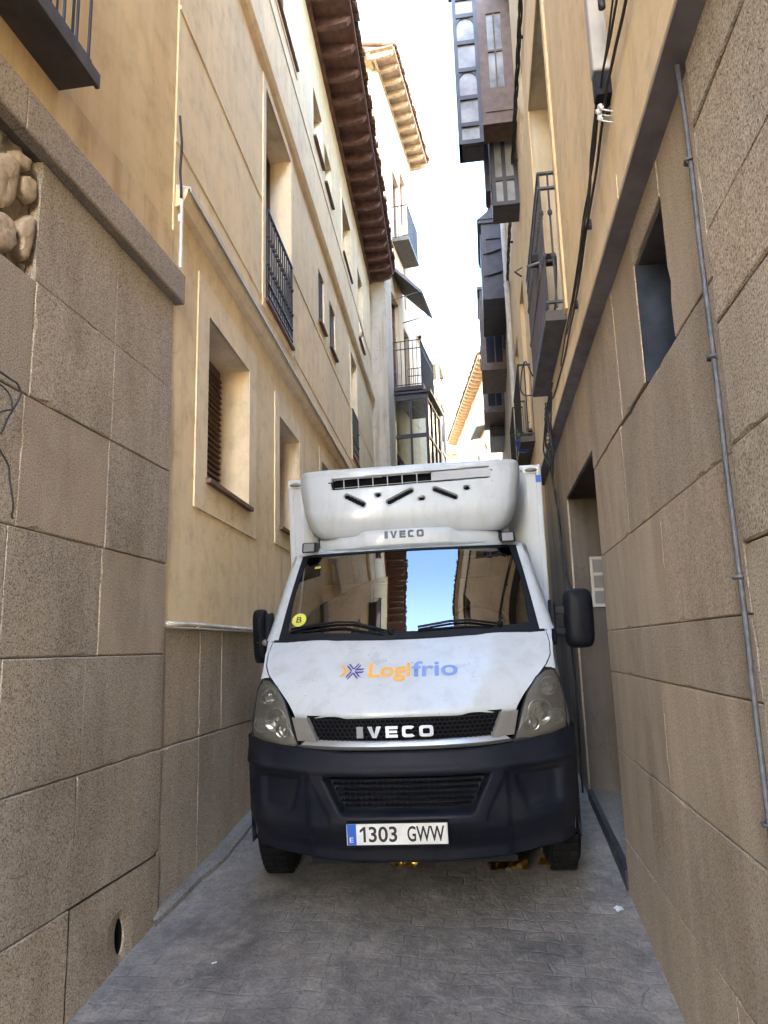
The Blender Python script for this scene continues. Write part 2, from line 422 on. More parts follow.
def text_mesh(body, bold=0.0, extrude=0.0):
    cu = bpy.data.curves.new('lettering', 'FONT'); cu.body = body; cu.offset = bold; cu.extrude = extrude; cu.resolution_u = 4
    ob = bpy.data.objects.new('lettering', cu); COL.objects.link(ob)
    me = bpy.data.meshes.new_from_object(ob.evaluated_get(bpy.context.evaluated_depsgraph_get()))
    bpy.data.objects.remove(ob); bpy.data.curves.remove(cu)
    return me
def lettering(body, mat, parent, fn, w, h, bold=0.0, extrude=0.0, name='lettering', smooth=False):
    """text fitted to w x h; fn(u, v, t) places it: u along 0..w, v up 0..h, t proud of the surface"""
    me = text_mesh(body, bold, extrude)
    xs = [v.co.x for v in me.vertices]; ys = [v.co.y for v in me.vertices]
    x0, x1, y0, y1 = min(xs), max(xs), min(ys), max(ys)
    zmin = min(v.co.z for v in me.vertices)
    for v in me.vertices:
        v.co = fn((v.co.x - x0) / (x1 - x0) * w, (v.co.y - y0) / (y1 - y0) * h, v.co.z - zmin)
    me.materials.clear(); me.materials.append(mat)
    me.name = name
    o = bpy.data.objects.new(name, me); COL.objects.link(o); o.parent = parent
    return o

# ------------------------------------------------------------------ street
SL = .12
def gz(y): return SL * y
def make_street():
    mb = MB(); rnd = random.Random(3)
    ys = [-60, -30, -14] + [-8 + i * .25 for i in range(0, 140)] + [30, 40, 50, 60, 75, 110, 200]
    xs = [-90, -40, -14, -6, -3.2] + [-2.7 + i * .2 for i in range(0, 21)] + [1.9, 4, 8, 20, 60, 100]
    rows = []
    for y in ys:
        row = []
        for x in xs:
            zz = gz(y) if -20 < y < 60 else (gz(-20) if y <= -20 else gz(60))
            if -2.6 < x < 1.2 and -8 < y < 26:
                zz += .012 * math.sin(x * 2.1 + y * .7) + .008 * math.sin(y * 2.3 + x) + rnd.uniform(-.004, .004) - .012
            row.append((x, y, zz))
        rows.append(row)
    mb.grid(rows)
    return tag(mb.build('street', M['street'], smooth=True), 'worn grey sett paving of the narrow sloping street', 'street', kind='structure')
make_street()
def make_kerb():
    mb = MB(); rnd = random.Random(5)
    rows = []
    for i in range(44):
        y = 4.45 + i * .2
        wl = -2.1 - .05
        wd = min(.10, .02 + (y - 4.45) * .08) + rnd.uniform(-.012, .012)
        xo = wl + .05 + wd
        h = .03 + rnd.uniform(-.006, .006)
        rows.append([(wl - .1, y, gz(y) + h), (xo - .03, y, gz(y) + h), (xo, y, gz(y) + h - .02), (xo + .005, y, gz(y) - .1)])
    mb.grid(rows)
    return tag(mb.build('kerb', M['kerb']), 'low worn kerb strip along the foot of the left wall', 'kerb', kind='structure')
make_kerb()

# ------------------------------------------------------------------ facade helpers (local: x along wall, y into the building, z up)
def facade(mb, s0, s1, z0, z1, ops, y=0.0, mi=0, rev_mi=None, back=None, top=True):
    """flat wall sheet with openings (a, b, c, d, depth) and their reveals; closed round to y=back"""
    ss = sorted({s0, s1, *[o[0] for o in ops], *[o[1] for o in ops]}); zs = sorted({z0, z1, *[o[2] for o in ops], *[o[3] for o in ops]})
    ss = [q for q in ss if s0 <= q <= s1]; zs = [q for q in zs if z0 <= q <= z1]
    for i in range(len(ss) - 1):
        for j in range(len(zs) - 1):
            cx, cz = (ss[i] + ss[i + 1]) / 2, (zs[j] + zs[j + 1]) / 2
            if any(o[0] < cx < o[1] and o[2] < cz < o[3] for o in ops): continue
            mb.face([(ss[i], y, zs[j]), (ss[i + 1], y, zs[j]), (ss[i + 1], y, zs[j + 1]), (ss[i], y, zs[j + 1])], mi)
    rm = mi if rev_mi is None else rev_mi
    for a, b, c, d, dp in ops:
        e = y + dp
        mb.face([(a, y, c), (a, e, c), (a, e, d), (a, y, d)], rm); mb.face([(b, y, c), (b, y, d), (b, e, d), (b, e, c)], rm)
        mb.face([(a, y, d), (a, e, d), (b, e, d), (b, y, d)], rm); mb.face([(a, y, c), (b, y, c), (b, e, c), (a, e, c)], rm)
    if back is not None:
        for q in (s0, s1): mb.face([(q, y, z0), (q, back, z0), (q, back, z1), (q, y, z1)], mi)
        mb.face([(s0, back, z0), (s1, back, z0), (s1, back, z1), (s0, back, z1)], mi)
        if top: mb.face([(s0, y, z1), (s1, y, z1), (s1, back, z1), (s0, back, z1)], mi)
def frame_boxes(mb, a, b, c, d, w, y0, y1, mi=0):
    mb.box(a, a + w, y0, y1, c, d, mi); mb.box(b - w, b, y0, y1, c, d, mi)
    mb.box(a + w, b - w, y0, y1, d - w, d, mi); mb.box(a + w, b - w, y0, y1, c, c + w, mi)
def window(parent, a, b, c, d, dp, frame=M['dark_wood'], fill='pane', bars=(1, 2), sill=M['sill'], y=0.0, fw=.06):
    e = y + dp
    f = MB(); frame_boxes(f, a + .002, b - .002, c + .002, d - .002, fw, e - .07, e - .002)
    for k in range(1, bars[0] + 1):
        x = a + (b - a) * k / (bars[0] + 1); f.box(x - .022, x + .022, e - .062, e - .008, c + fw, d - fw)
    for k in range(1, bars[1]):
        z = c + (d - c) * k / bars[1]; f.box(a + fw, b - fw, e - .055, e - .012, z - .016, z + .016)
    wo = f.build('window', frame, parent)
    g = MB()
    if fill == 'pane':
        g.box(a + .02, b - .02, e - .036, e - .026, c + .02, d - .02); g.build('pane', M['pane'], wo)
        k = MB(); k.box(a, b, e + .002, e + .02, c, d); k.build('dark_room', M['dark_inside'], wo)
    elif fill == 'shutter':
        n = int((d - c - .1) / .055)
        for k in range(n):
            z = c + .05 + k * .055; g.add([(a + .03, e - .105, z), (b - .03, e - .105, z), (b - .03, e - .075, z + .05), (a + .03, e - .075, z + .05), (a + .03, e - .07, z), (b - .03, e - .07, z)], [(0, 1, 2, 3), (0, 4, 5, 1)])
        g.build('shutter', M['shutter'], wo)
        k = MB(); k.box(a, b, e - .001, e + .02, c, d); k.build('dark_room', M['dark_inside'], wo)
    if sill:
        q = MB(); q.box(a - .03, b + .03, y - .055, e - .08, c - .032, c + .006); q.build('sill', sill, wo, bevel=.004)
    return wo
def surround(mb, a, b, c, d, w, y0, pr=.022, mi=0):
    """raised plaster band round an opening"""
    mb.box(a - w, a, y0 - pr, y0 + .01, c - w, d + w, mi); mb.box(b, b + w, y0 - pr, y0 + .01, c - w, d + w, mi)
    mb.box(a, b, y0 - pr, y0 + .01, d, d + w, mi); mb.box(a, b, y0 - pr, y0 + .01, c - w, c, mi)
def railing(mb, a, b, z0, z1, y0, y1, step=.11, r=.008, ends=True, mid=None, knobs=False):
    """iron railing: front run along a..b at y0, returns to the wall at y1"""
    runs = [((a, y0), (b, y0))]
    if ends: runs += [((a, y0), (a, y1)), ((b, y0), (b, y1))]
    for p, q in runs:
        L = math.hypot(q[0] - p[0], q[1] - p[1])
        for z in [z0 + .05, z1] + ([mid] if mid else []):
            mb.obox(((p[0] + q[0]) / 2, (p[1] + q[1]) / 2, z), ((q[0] - p[0], q[1] - p[1], 0), (-(q[1] - p[1]), q[0] - p[0], 0), (0, 0, 1)), (L / 2 + .012, .014, .010))
        n = max(1, int(round(L / step)))
        for k in range(n + 1):
            t = k / n; x, y = p[0] + (q[0] - p[0]) * t, p[1] + (q[1] - p[1]) * t
            mb.tube([(x, y, z0), (x, y, z1)], r, 6)
            if knobs:
                for zz in ((z0 * .62 + z1 * .38), (z0 * .3 + z1 * .7)): mb.lathe([(r, -.03), (r * 2.4, -.012), (r * 2.4, .012), (r, .03)], (x, y, zz), n=6, cap=False)
def tiles(mb, s0, s1, y_edge, z_edge, length=1.4, rise=.38, pitch=.19, rad=.085, thick=.016):
    """barrel tiles: capping and channel rows running up the slope from an eaves edge at y_edge"""
    n = int((s1 - s0) / pitch); rnd = random.Random(int(s1 * 100))
    for k in range(n + 1):
        s = s0 + k * pitch
        for kind in (0, 1):
            cx = s + (pitch / 2 if kind else 0)
            pieces = 4
            for q in range(pieces):
                dz = rnd.uniform(-.008, .012); dx = rnd.uniform(-.008, .008); dy = rnd.uniform(-.03, .03) if q == 0 else 0
                rows = []
                for t in (0, 1):
                    u = (q + t * 1.08) / pieces; r = rad * (1.0 if t == 0 else .88)
                    y = y_edge + u * length + (dy if t == 0 else 0) - (0 if kind else .03); z = z_edge + u * rise + dz + (0 if t else .012)
                    o, i = [], []
                    for j in range(7):
                        a = math.pi * j / 6
                        if kind: o.append((cx + dx + r * math.cos(a), y, z + .05 + r * .9 * math.sin(a)))
                        else: o.append((cx + dx + r * math.cos(a), y, z + .075 - r * .75 * math.sin(a)))
                    for p in reversed(o):
                        sgn = -1 if kind else 1
                        i.append((p[0] * 1.0 + (cx + dx - p[0]) * .0, p[1], p[2] + sgn * thick))
                    rows.append(o + i)
                mb.grid(rows, closed=True)
                for t in (0, 1):
                    rr = rows[t]; mb.f.append(tuple(len(mb.v) - 28 + t * 14 + j for j in range(14))); mb.m.append(0)
def eaves(parent, s0, s1, z, y_out, step=.56, wood=M['dark_wood'], back=1.2, tl=True, name='eaves', rise=.42, tile_len=1.6):
    """timber eaves: rafters with shaped tails, boards over them, and the tile rows"""
    mb = MB(); n = int((s1 - s0) / step); yo = -y_out
    sl = rise / tile_len
    for k in range(n + 1):
        s = s0 + .08 + k * (s1 - s0 - .16) / n
        prof = [(.10, z - .20), (yo * .55, z - .20), (yo * .86, z - .15), (yo * .97, z - .06), (yo * .97, z - .012), (.10, z - .012)]
        mb.prism(prof, s - .055, s + .055, 'x')
    mb.box(s0, s1, yo, back, z - .012, z + .022)
    mb.box(s0, s1, yo - .012, yo + .03, z - .05, z + .035)
    mb.box(s0, s1, -.05, .02, z - .235, z - .205)
    o = mb.build(name, wood, parent)
    if tl:
        t = MB(); tiles(t, s0 + .05, s1, yo - .07, z + .03, tile_len, rise)
        t.build('roof_tiles', M['tile'], o, auto=45)
        r = MB(); r.prism([(yo + .02, z + .022), (4.0, z + .022), (4.0, z + 1.0), (yo + tile_len, z + rise + .02)], s0, s1, 'x'); r.build('roof_slab', M['tile'], o)
    return o

# ------------------------------------------------------------------ near left building: granite base, yellow plaster above
def near_left():
    E0 = -4.2; S1 = 4.52
    b = empty('granite_building', (-2.1, 0, 0), R(90), 'yellow plastered building on a rough speckled granite base, nearest on the left', 'building')
    courses = [-1.9, -.9, -.3, .31, .91, 1.53, 2.12, 2.71, 3.34, 3.93, 4.585]
    joints = {8: [3.73, 2.98], 9: [3.74], 7: [3.72, 2.95], 6: [3.70, 2.90], 5: [3.58, 2.92], 4: [3.56, 2.75], 3: [3.54, 2.6], 2: [3.5, 2.4], 1: [3.4], 0: [3.3]}
    cav = (2.25, 2.98, 3.93, 4.585)
    hole = (4.07, .60)
    mb = MB(); rnd = random.Random(11)
    for i in range(len(courses) - 1):
        z0, z1 = courses[i], courses[i + 1]
        js = sorted(joints.get(i, [3.4]))
        s = js[0]
        while s > E0: s -= rnd.uniform(.75, 1.25); js.insert(0, max(s, E0))
        if i == 9: js = [q for q in js if not cav[0] - .3 < q < cav[1]] + [cav[0], cav[1]]; js = sorted(set(js))
        js = js + [S1]
        for k in range(len(js) - 1):
            a, c = js[k], js[k + 1]
            if i == 9 and abs(a - cav[0]) < 1e-6: continue
            y = rnd.uniform(-.006, .004)
            if i == 3 and a < hole[0] < c:      # block with the weep hole: split round it
                h = .075
                ring = []
                for q in range(20):
                    t = 2 * math.pi * q / 20; ring.append((hole[0] + .055 * math.cos(t), hole[1] + .095 * math.sin(t) - .02 * math.cos(t)))
                corners = [(c - .004, z1 - .004), (a + .004, z1 - .004), (a + .004, z0 + .004), (c - .004, z0 + .004)]
                outer = []
                for q in range(20):
                    t = 2 * math.pi * q / 20 ; dx, dz = math.cos(t), math.sin(t)
                    fx = ((c - .004 - hole[0]) / dx if dx > 1e-9 else (a + .004 - hole[0]) / dx if dx < -1e-9 else 1e9)
                    fz = ((z1 - .004 - hole[1]) / dz if dz > 1e-9 else (z0 + .004 - hole[1]) / dz if dz < -1e-9 else 1e9)
                    f = min(abs(fx), abs(fz)); outer.append((hole[0] + dx * f, hole[1] + dz * f))
                mid = [((p[0] * .8 + q[0] * .2), (p[1] * .8 + q[1] * .2)) for p, q in zip(ring, outer)]
                mb.grid([[(p[0], y, p[1]) for p in outer], [(p[0], y, p[1]) for p in mid], [(p[0], y + .012, p[1]) for p in ring], [(p[0], y + .16, p[1] + .01) for p in ring]], closed=True)
                # corner fill triangles
                for cx, cz in corners:
                    near = sorted(range(20), key=lambda q: (outer[q][0] - cx) ** 2 + (outer[q][1] - cz) ** 2)[:2]
                    mb.face([(cx, y, cz), (outer[near[0]][0], y, outer[near[0]][1]), (outer[near[1]][0], y, outer[near[1]][1])])
                continue
            g = .0025
            mb.block(a + g, c - g, z0 + g, z1 - g, y, .06, .007, 0, .003)
    base = mb.build('granite_base', M['granite'], b)
    mb = MB(); pts = [(hole[0] + .054 * math.cos(t) , hole[1] + .093 * math.sin(t) - .02 * math.cos(t)) for t in [2 * math.pi * q / 20 for q in range(20)]]
    mb.grid([[(p[0], .018, p[1]) for p in pts], [(p[0] * .9 + hole[0] * .1, .03, p[1] * .9 + hole[1] * .1) for p in pts], [(hole[0], .06, hole[1])] * 20], closed=True); mb.build('drain_hole', M['dark_inside'], b)  # near-black plug; the hole's inner shade is put into its colour
    # backing wall
    mb = MB()
    facade(mb, E0, S1 - .005, -3, 4.6, [(cav[0], cav[1], cav[2] + .005, cav[3], .16), (hole[0] - .1, hole[0] + .1, hole[1] - .13, hole[1] + .13, .3)], .014, 0, None, 6.0)
    mb.box(cav[0] - .01, cav[1] + .01, .172, .19, cav[2], cav[3])
    mb.box(hole[0] - .12, hole[0] + .12, .31, .33, hole[1] - .15, hole[1] + .15)
    mb.build('wall_core', M['mortar'], b)
    # broken corner filled with rubble
    st = [[(2.728, 4.447), (2.801, 4.464), (2.828, 4.433), (2.802, 4.232), (2.761, 4.189), (2.705, 4.192), (2.66, 4.282), (2.665, 4.371)],
          [(2.691, 4.123), (2.743, 4.153), (2.81, 4.156), (2.837, 4.124), (2.844, 4.055), (2.796, 3.97), (2.731, 3.956), (2.66, 3.97), (2.645, 4.071)],
          [(2.952, 4.28), (2.856, 4.178), (2.852, 4.123), (2.881, 4.094), (2.876, 4.025), (2.932, 4.006), (2.955, 4.128)],
          [(2.835, 4.394), (2.888, 4.446), (2.965, 4.465), (2.962, 4.362), (2.92, 4.31), (2.842, 4.331)],
          [(2.796, 4.515), (2.91, 4.54), (2.885, 4.458), (2.843, 4.447), (2.789, 4.478)],
          [(2.50, 4.46), (2.62, 4.50), (2.64, 4.30), (2.55, 4.20), (2.46, 4.28)], [(2.44, 4.15), (2.60, 4.16), (2.62, 3.98), (2.46, 3.97)], [(2.30, 4.40), (2.43, 4.42), (2.42, 4.2), (2.29, 4.22)], [(2.28, 4.14), (2.41, 4.15), (2.42, 3.99), (2.29, 3.98)]]
    for i, pts in enumerate(st):
        rn = random.Random(40 + i); q = MB(); n = len(pts); cx = sum(p[0] for p in pts) / n; cz = sum(p[1] for p in pts) / n
        sm = []
        for k in range(n):
            a, c = pts[k], pts[(k + 1) % n]
            for t in (.15, .5, .85): sm.append((a[0] + (c[0] - a[0]) * t + rn.uniform(-.004, .004), a[1] + (c[1] - a[1]) * t + rn.uniform(-.004, .004)))
        tx, tz = rn.uniform(-.06, .06), rn.uniform(-.06, .06)
        ring = lambda f, y, wob: [(cx + (p[0] - cx) * f, y + tx * (p[0] - cx) + tz * (p[1] - cz) + rn.uniform(-wob, wob), cz + (p[1] - cz) * f) for p in sm]
        q.grid([ring(1.04, .085, 0), ring(1.0, .030, .003), ring(.93, .012, .003), ring(.80, .006, .002), ring(.45, .003, .002), ring(.02, .004, 0)], closed=True)
        q.build('rubble_stone', M['rubble'], b, auto=50)
    q = MB(); rows = []; rn = random.Random(77)
    for a in range(19): rows.append([(cav[0] - .02 + (cav[1] - cav[0] + .04) * a / 18, .062 + rn.uniform(-.014, .014), cav[2] - .01 + (cav[3] - cav[2] + .02) * c / 16) for c in range(17)])
    q.grid(rows); q.build('bedding_mortar', M['bedding'], b)
    # granite string course
    mb = MB()
    prof = [(.02, 4.585), (-.052, 4.585), (-.058, 4.60), (-.058, 4.80), (-.05, 4.815), (.03, 4.83)]
    ss = [E0, -1.0, 1.1, 2.75, 4.575]
    for i in range(len(ss) - 1): mb.prism(prof, ss[i] + .002, ss[i + 1] - .002, 'x')
    mb.build('string_course', M['granite_trim'], b, bevel=.006)
    # plaster storeys
    ops = [(1.55, 2.85, 5.2, 7.6, .25), (-.9, .2, 5.2, 7.6, .25), (1.6, 2.75, 8.9, 11.2, .25), (-1.0, .1, 8.9, 11.2, .25)]
    mb = MB(); facade(mb, E0, 4.50, 4.83, 13.3, ops, .03, 0, None, 6.0); mb.build('plaster_wall', M['yellow'], b)
    mb = MB(); mb.box(E0, 4.505, .012, .028, 4.831, 5.14); mb.build('plaster_band', M['yellow_band'], b, bevel=.004)
    for o in ops: window(b, *o[:4], .24, y=.03, bars=(1, 3), sill=None)
    bal = MB(); bal.box(1.2, 3.08, -.19, .028, 5.08, 5.14); bal.box(1.18, 3.10, -.21, -.185, 5.075, 5.16)
    bo = bal.build('balcony', M['slab_dark'], b, bevel=.004)
    rl = MB(); railing(rl, 1.24, 3.04, 5.15, 6.15, -.17, .03, .115, .0085); rl.build('railing', M['iron'], bo)
    for k, z in ((1.2, 8.78), (-1.4, 8.78)):
        q = MB(); q.box(k, k + 1.9, -.22, .028, z, z + .07); qo = q.build('balcony', M['slab_dark'], b); rl = MB(); railing(rl, k + .05, k + 1.85, z + .07, z + 1.05, -.19, .03); rl.build('railing', M['iron'], qo)
    eaves(b, E0, 4.5, 13.3, .6)
    return b
near_left()

# ------------------------------------------------------------------ long cream building left of the truck
def cream_left():
    L = 14.32
    b = empty('cream_building', (-2.1, 4.515, 0), math.atan2(1, -.052), 'long cream plastered building with framed windows and brown timber eaves left of the truck', 'building')
    # plinth of granite slabs
    mb = MB(); rnd = random.Random(4)
    cs = [-.6, .55, 1.53, 2.30]
    js = [[.0, .9, 1.9, 3.0, 4.1], [.0, .62, 1.35, 2.3, 3.3, 4.2], [.0, .62, 1.05, 2.0, 3.1, 4.2]]
    for i in range(3):
        q = js[i] + [5.3 + k * 1.1 for k in range(9)]; q[-1] = L
        for k in range(len(q) - 1): mb.block(q[k] + .003, q[k + 1] - .003, cs[i] + .003, cs[i + 1] - .003, .012 + rnd.uniform(-.004, .004), .05, .008, 0, .003)
    mb.v = [(x, y - .055 * max(0, min(x, 5.0)) - .002, z) for x, y, z in mb.v]
    mb.face([(0, 0, 2.29), (5, -.275, 2.29), (5, .03, 2.29), (0, .03, 2.29)])
    mb.build('granite_plinth', M['granite'], b)
    W = [(.79, 2.0, 3.47, 4.855, .36), (3.27, 4.4, 3.5, 4.81, .36), (6.05, 7.1, 3.5, 5.0, .33), (9.8, 10.75, 3.6, 5.0, .3),
         (2.6, 3.92, 5.93, 8.60, .34), (6.0, 6.55, 7.3, 8.23, .16), (7.08, 7.74, 7.33, 8.21, .16), (9.8, 10.75, 6.08, 8.40, .34), (11.45, 12.45, 9.45, 11.3, .28),
         (1.3, 2.0, 10.39, 11.6, .2), (3.05, 4.30, 10.39, 12.0, .24), (5.72, 6.55, 10.41, 11.34, .22), (6.78, 7.55, 10.31, 11.10, .22), (8.87, 10.15, 10.18, 11.45, .26)]
    mb = MB(); facade(mb, .0, L, -1.5, 12.6, W, .02, 0, 1, 6.0, True); mb.build('wall', [M['beige'], M['beige_frame']], b)
    for a, c, z0, z1, w, pr in ((.79, 2.0, 3.47, 4.855, .265, .012), (3.27, 4.4, 3.5, 4.81, .22, .012), (6.05, 7.1, 3.5, 5.0, .18, .012),
                                (2.6, 3.92, 5.93, 8.60, .12, .015), (8.87, 10.15, 10.18, 11.45, .10, .015), (3.05, 4.30, 10.39, 12.0, .10, .015), (9.8, 10.75, 6.08, 8.4, .10, .015)):
        mb = MB(); surround(mb, a, c, z0, z1, w, .02, pr); mb.build('window_surround', M['beige_frame'], b)
    window(b, *W[0][:4], .36, fill='shutter', y=.02, frame=M['shutter'], bars=(0, 1)); window(b, *W[1][:4], .36, fill='shutter', y=.02, frame=M['shutter'], bars=(0, 1))
    for w in W[2:4]: window(b, *w[:4], w[4], y=.02)
    window(b, *W[4][:4], .34, y=.02, bars=(1, 3), sill=M['sill'], frame=M['shutter'])
    for w in W[5:7]: window(b, *w[:4], .16, y=.02, bars=(0, 2))
    window(b, *W[7][:4], .34, y=.02, bars=(1, 4), frame=M['bay_blue'])
    for w in W[8:]: window(b, *w[:4], w[4], y=.02, bars=(1, 2))
    # iron guards
    for (a, c, z0, z1) in ((2.62, 3.90, 5.96, 7.03), (9.82, 10.73, 6.1, 7.1)):
        rl = MB(); railing(rl, a, c, z0, z1, -.005, .02, .105, .0095, ends=False, knobs=True, mid=z0 + .2); rl.build('window_guard', M['iron'], b)
    # small window guards
    for w in W[5:7]:
        rl = MB()
        for k in range(6): x = w[0] + .05 + k * (w[1] - w[0] - .1) / 5; rl.tube([(x, .05, w[2]), (x, .05, w[3])], .007, 6)
        rl.build('window_guard', M['iron'], b)
    # string courses: first with zinc flashing, second plain
    mb = MB(); mb.prism([(.02, 5.36), (-.03, 5.38), (-.06, 5.44), (-.075, 5.50), (.02, 5.50)], .03, L, 'x'); so = mb.build('string_course', M['beige_frame'], b)
    mb = MB()
    for a, c in ((.03, 3.6), (3.605, 7.0), (7.005, 10.5), (10.505, L)): mb.prism([(.02, 5.502), (-.085, 5.502), (-.09, 5.47), (-.094, 5.47), (-.094, 5.512), (.02, 5.545)], a, c, 'x')
    mb.build('zinc_flashing', M['zinc'], so)
    mb = MB(); mb.prism([(.02, 8.74), (-.03, 8.76), (-.065, 8.82), (-.065, 8.90), (.02, 8.93)], .0, L, 'x'); mb.build('string_course', M['beige_frame'], b)
    mb = MB(); mb.box(0, L, .004, .03, 9.98, 10.08); mb.build('sill_band', M['beige_frame'], b, bevel=.003)
    # incised panel lines, narrow proud fillets
    mb = MB(); mb.box(.0, 2.46, .008, .03, 7.04, 7.075); mb.box(4.06, L, .008, .03, 7.04, 7.07); mb.box(0, L, .010, .03, 5.885, 5.905); mb.build('fillet', M['beige_frame'], b, bevel=.003)
    eaves(b, -.1, L + .05, 12.62, .66)
    return b
cream_left()
def plinth_trim():
    d = Vector((-.052, 1, 0)).normalized(); n = Vector((d.y, -d.x, 0)); o = Vector((-2.1, 4.515, 0))
    mb = MB(); mb.tube([o + d * s + n * (.018 + .055 * min(s, 5)) + Vector((0, 0, 2.315 + .004 * math.sin(s * 3))) for s in [i * .2 for i in range(0, 40)]], .016, 8)
    for s in (.5, 2.0, 3.6, 5.2): mb.obox(o + d * s + n * (.012 + .055 * min(s, 5)) + Vector((0, 0, 2.315)), (d, n, (0, 0, 1)), (.010, .02, .022))
    return tag(mb.build('conduit_pipe', M['zinc'], smooth=True), 'thin grey conduit running level along the top of the granite plinth behind the left mirror', 'pipe')
plinth_trim()

# ------------------------------------------------------------------ tall pale house beyond the cream building
def tall_house():
    d = Vector((.098, 1, 0)).normalized()
    b = empty('tall_house', (-2.45, 18.9, 0), math.atan2(d.y, d.x), 'tall pale house with an iron balcony, awning and glazed gallery beyond the timber eaves', 'building')
    L = 4.75; H = 19.6
    ops = [(1.6, 2.6, 14.6, 17.2, .2), (.9, 1.9, 9.6, 12.6, .2), (2.6, 3.4, 9.6, 12.2, .2), (1.0, 2.0, 5.4, 7.6, .2), (2.8, 3.7, 16, 18, .2), (2.9, 3.7, 13.0, 15.0, .2)]
    mb = MB(); facade(mb, 0, L, 1.0, H, ops, 0, 0, None, 5.0); mb.build('wall', M['pale'], b)
    mb = MB(); mb.box(-.05, .55, -.04, .02, 1.0, 12.2); mb.box(-.05, .55, .0, .6, 1.0, 12.2); mb.build('weathered_pier', M['greywall'], b)
    for o in ops: window(b, *o[:4], .19, bars=(1, 4), sill=None)
    eaves(b, -.5, L + .2, H, .62, .5, M['pale_eaves'])
    # return eaves over the gable facing the street mouth
    mb = MB()
    for k in range(5): mb.prism([(-.5, H - .2), (-.06, H - .2), (-.06, H - .02), (-.55, H - .02)], .1 + k * 1.0, .2 + k * 1.0, 'y')
    mb.box(-.6, 0, -.6, 5.0, H - .018, H + .02); r = mb.build('gable_eaves', M['pale_eaves'], b)
    # balcony 1
    q = MB(); q.box(1.3, 3.0, -.52, .0, 14.45, 14.55); bo = q.build('balcony', M['slab_dark'], b)
    q = MB(); railing(q, 1.34, 2.96, 14.55, 15.65, -.49, 0, .1, .009); q.build('railing', M['iron'], bo)
    # awning
    q = MB(); q.prism([(0, 13.35), (-.92, 12.35), (-.95, 12.38), (-.95, 12.44), (0, 13.45)], .8, 2.6, 'x'); q.tube([(.9, 0, 12.3), (.9, -.88, 12.45)], .015, 6); q.tube([(2.5, 0, 12.3), (2.5, -.88, 12.45)], .015, 6)
    q.build('awning', M['slab_dark'], b)
    # balcony 2
    q = MB(); q.box(.85, 3.1, -.86, 0, 9.42, 9.54); q.box(.83, 3.12, -.88, -.84, 9.40, 9.58); bo = q.build('balcony', M['slab_dark'], b)
    q = MB(); railing(q, .9, 3.05, 9.55, 10.95, -.82, 0, .11, .01, mid=10.7); q.lathe([(0.01, 0), (.05, .03), (.06, .07), (.03, .12), (.005, .13)], (.9, -.82, 10.95), n=10); q.build('railing', M['iron'], bo)
    # glazed gallery under it
    q = MB()
    for x in (.9, 1.6, 2.3, 3.0):
        q.box(x - .035, x + .035, -.98, -.90, 5.2, 9.3)
    q.box(.86, .94, -.90, -.02, 9.12, 9.3); q.box(.86, .94, -.90, -.02, 8.0, 8.1); q.box(.86, .94, -.9, -.02, 5.2, 6.1); q.box(.87, .93, -.5, -.44, 6.1, 9.1)
    q.box(.8, 3.2, -1.08, -.86, 9.3, 9.38); q.box(.8, 3.2, -.86, 0, 9.3, 9.36)
    for z in (9.15, 8.05, 6.9, 6.1): q.box(.9, 3.0, -.975, -.915, z - .035, z + .035)
    g = q.build('glazed_gallery', M['bay_blue'], b)
    q = MB(); q.box(.9, 3.0, -.945, -.935, 6.1, 9.15); q.box(.895, .905, -.93, -.02, 6.1, 9.1); q.build('pane', M['side_glass'], g)
    q = MB(); q.box(.87, 3.03, -.96, -.9, 5.2, 6.06); q.build('apron_panel', M['bay_wood'], g)
    return b
tall_house()
def narrow_house():
    b = empty('narrow_house', (-2.3, 24.2, 0), math.atan2(1, .06), 'narrow grey house with a framed corner window just past the glazed gallery', 'building')
    mb = MB(); facade(mb, 0, 8, 1, 13.2, [(3, 4, 10, 12, .2), (5.5, 6.5, 10, 12, .2)], -.2, 0, None, 4); mb.build('wall', M['greywall'], b)
    window(b, 3, 4, 10, 12, .19, y=-.2); window(b, 5.5, 6.5, 10, 12, .19, y=-.2)
    q = MB(); q.box(2.7, 4.4, -.75, -.2, 13.05, 13.25); q.box(2.75, 2.87, -.72, -.6, 7, 13.05); q.box(2.75, 2.87, -.35, -.2, 7, 13.05); q.box(4.23, 4.35, -.72, -.6, 7, 13.05)
    for z in (8.2, 9.6, 11.6): q.box(2.78, 2.85, -.6, -.35, z, z + .1); q.box(2.87, 4.23, -.7, -.63, z, z + .1)
    q.box(2.77, 4.33, -.71, -.2, 6, 8.2)
    g = q.build('corner_bay', M['greywall'], b)
    q = MB(); q.box(2.81, 2.82, -.6, -.35, 8.3, 11.6); q.box(2.87, 4.23, -.672, -.66, 8.3, 11.6); q.build('pane', M['pane'], g)
    mb = MB(); mb.box(.2, 1.5, -.3, 3, 13.2, 14.8); mb.build('chimney', M['pale'], b)
narrow_house()

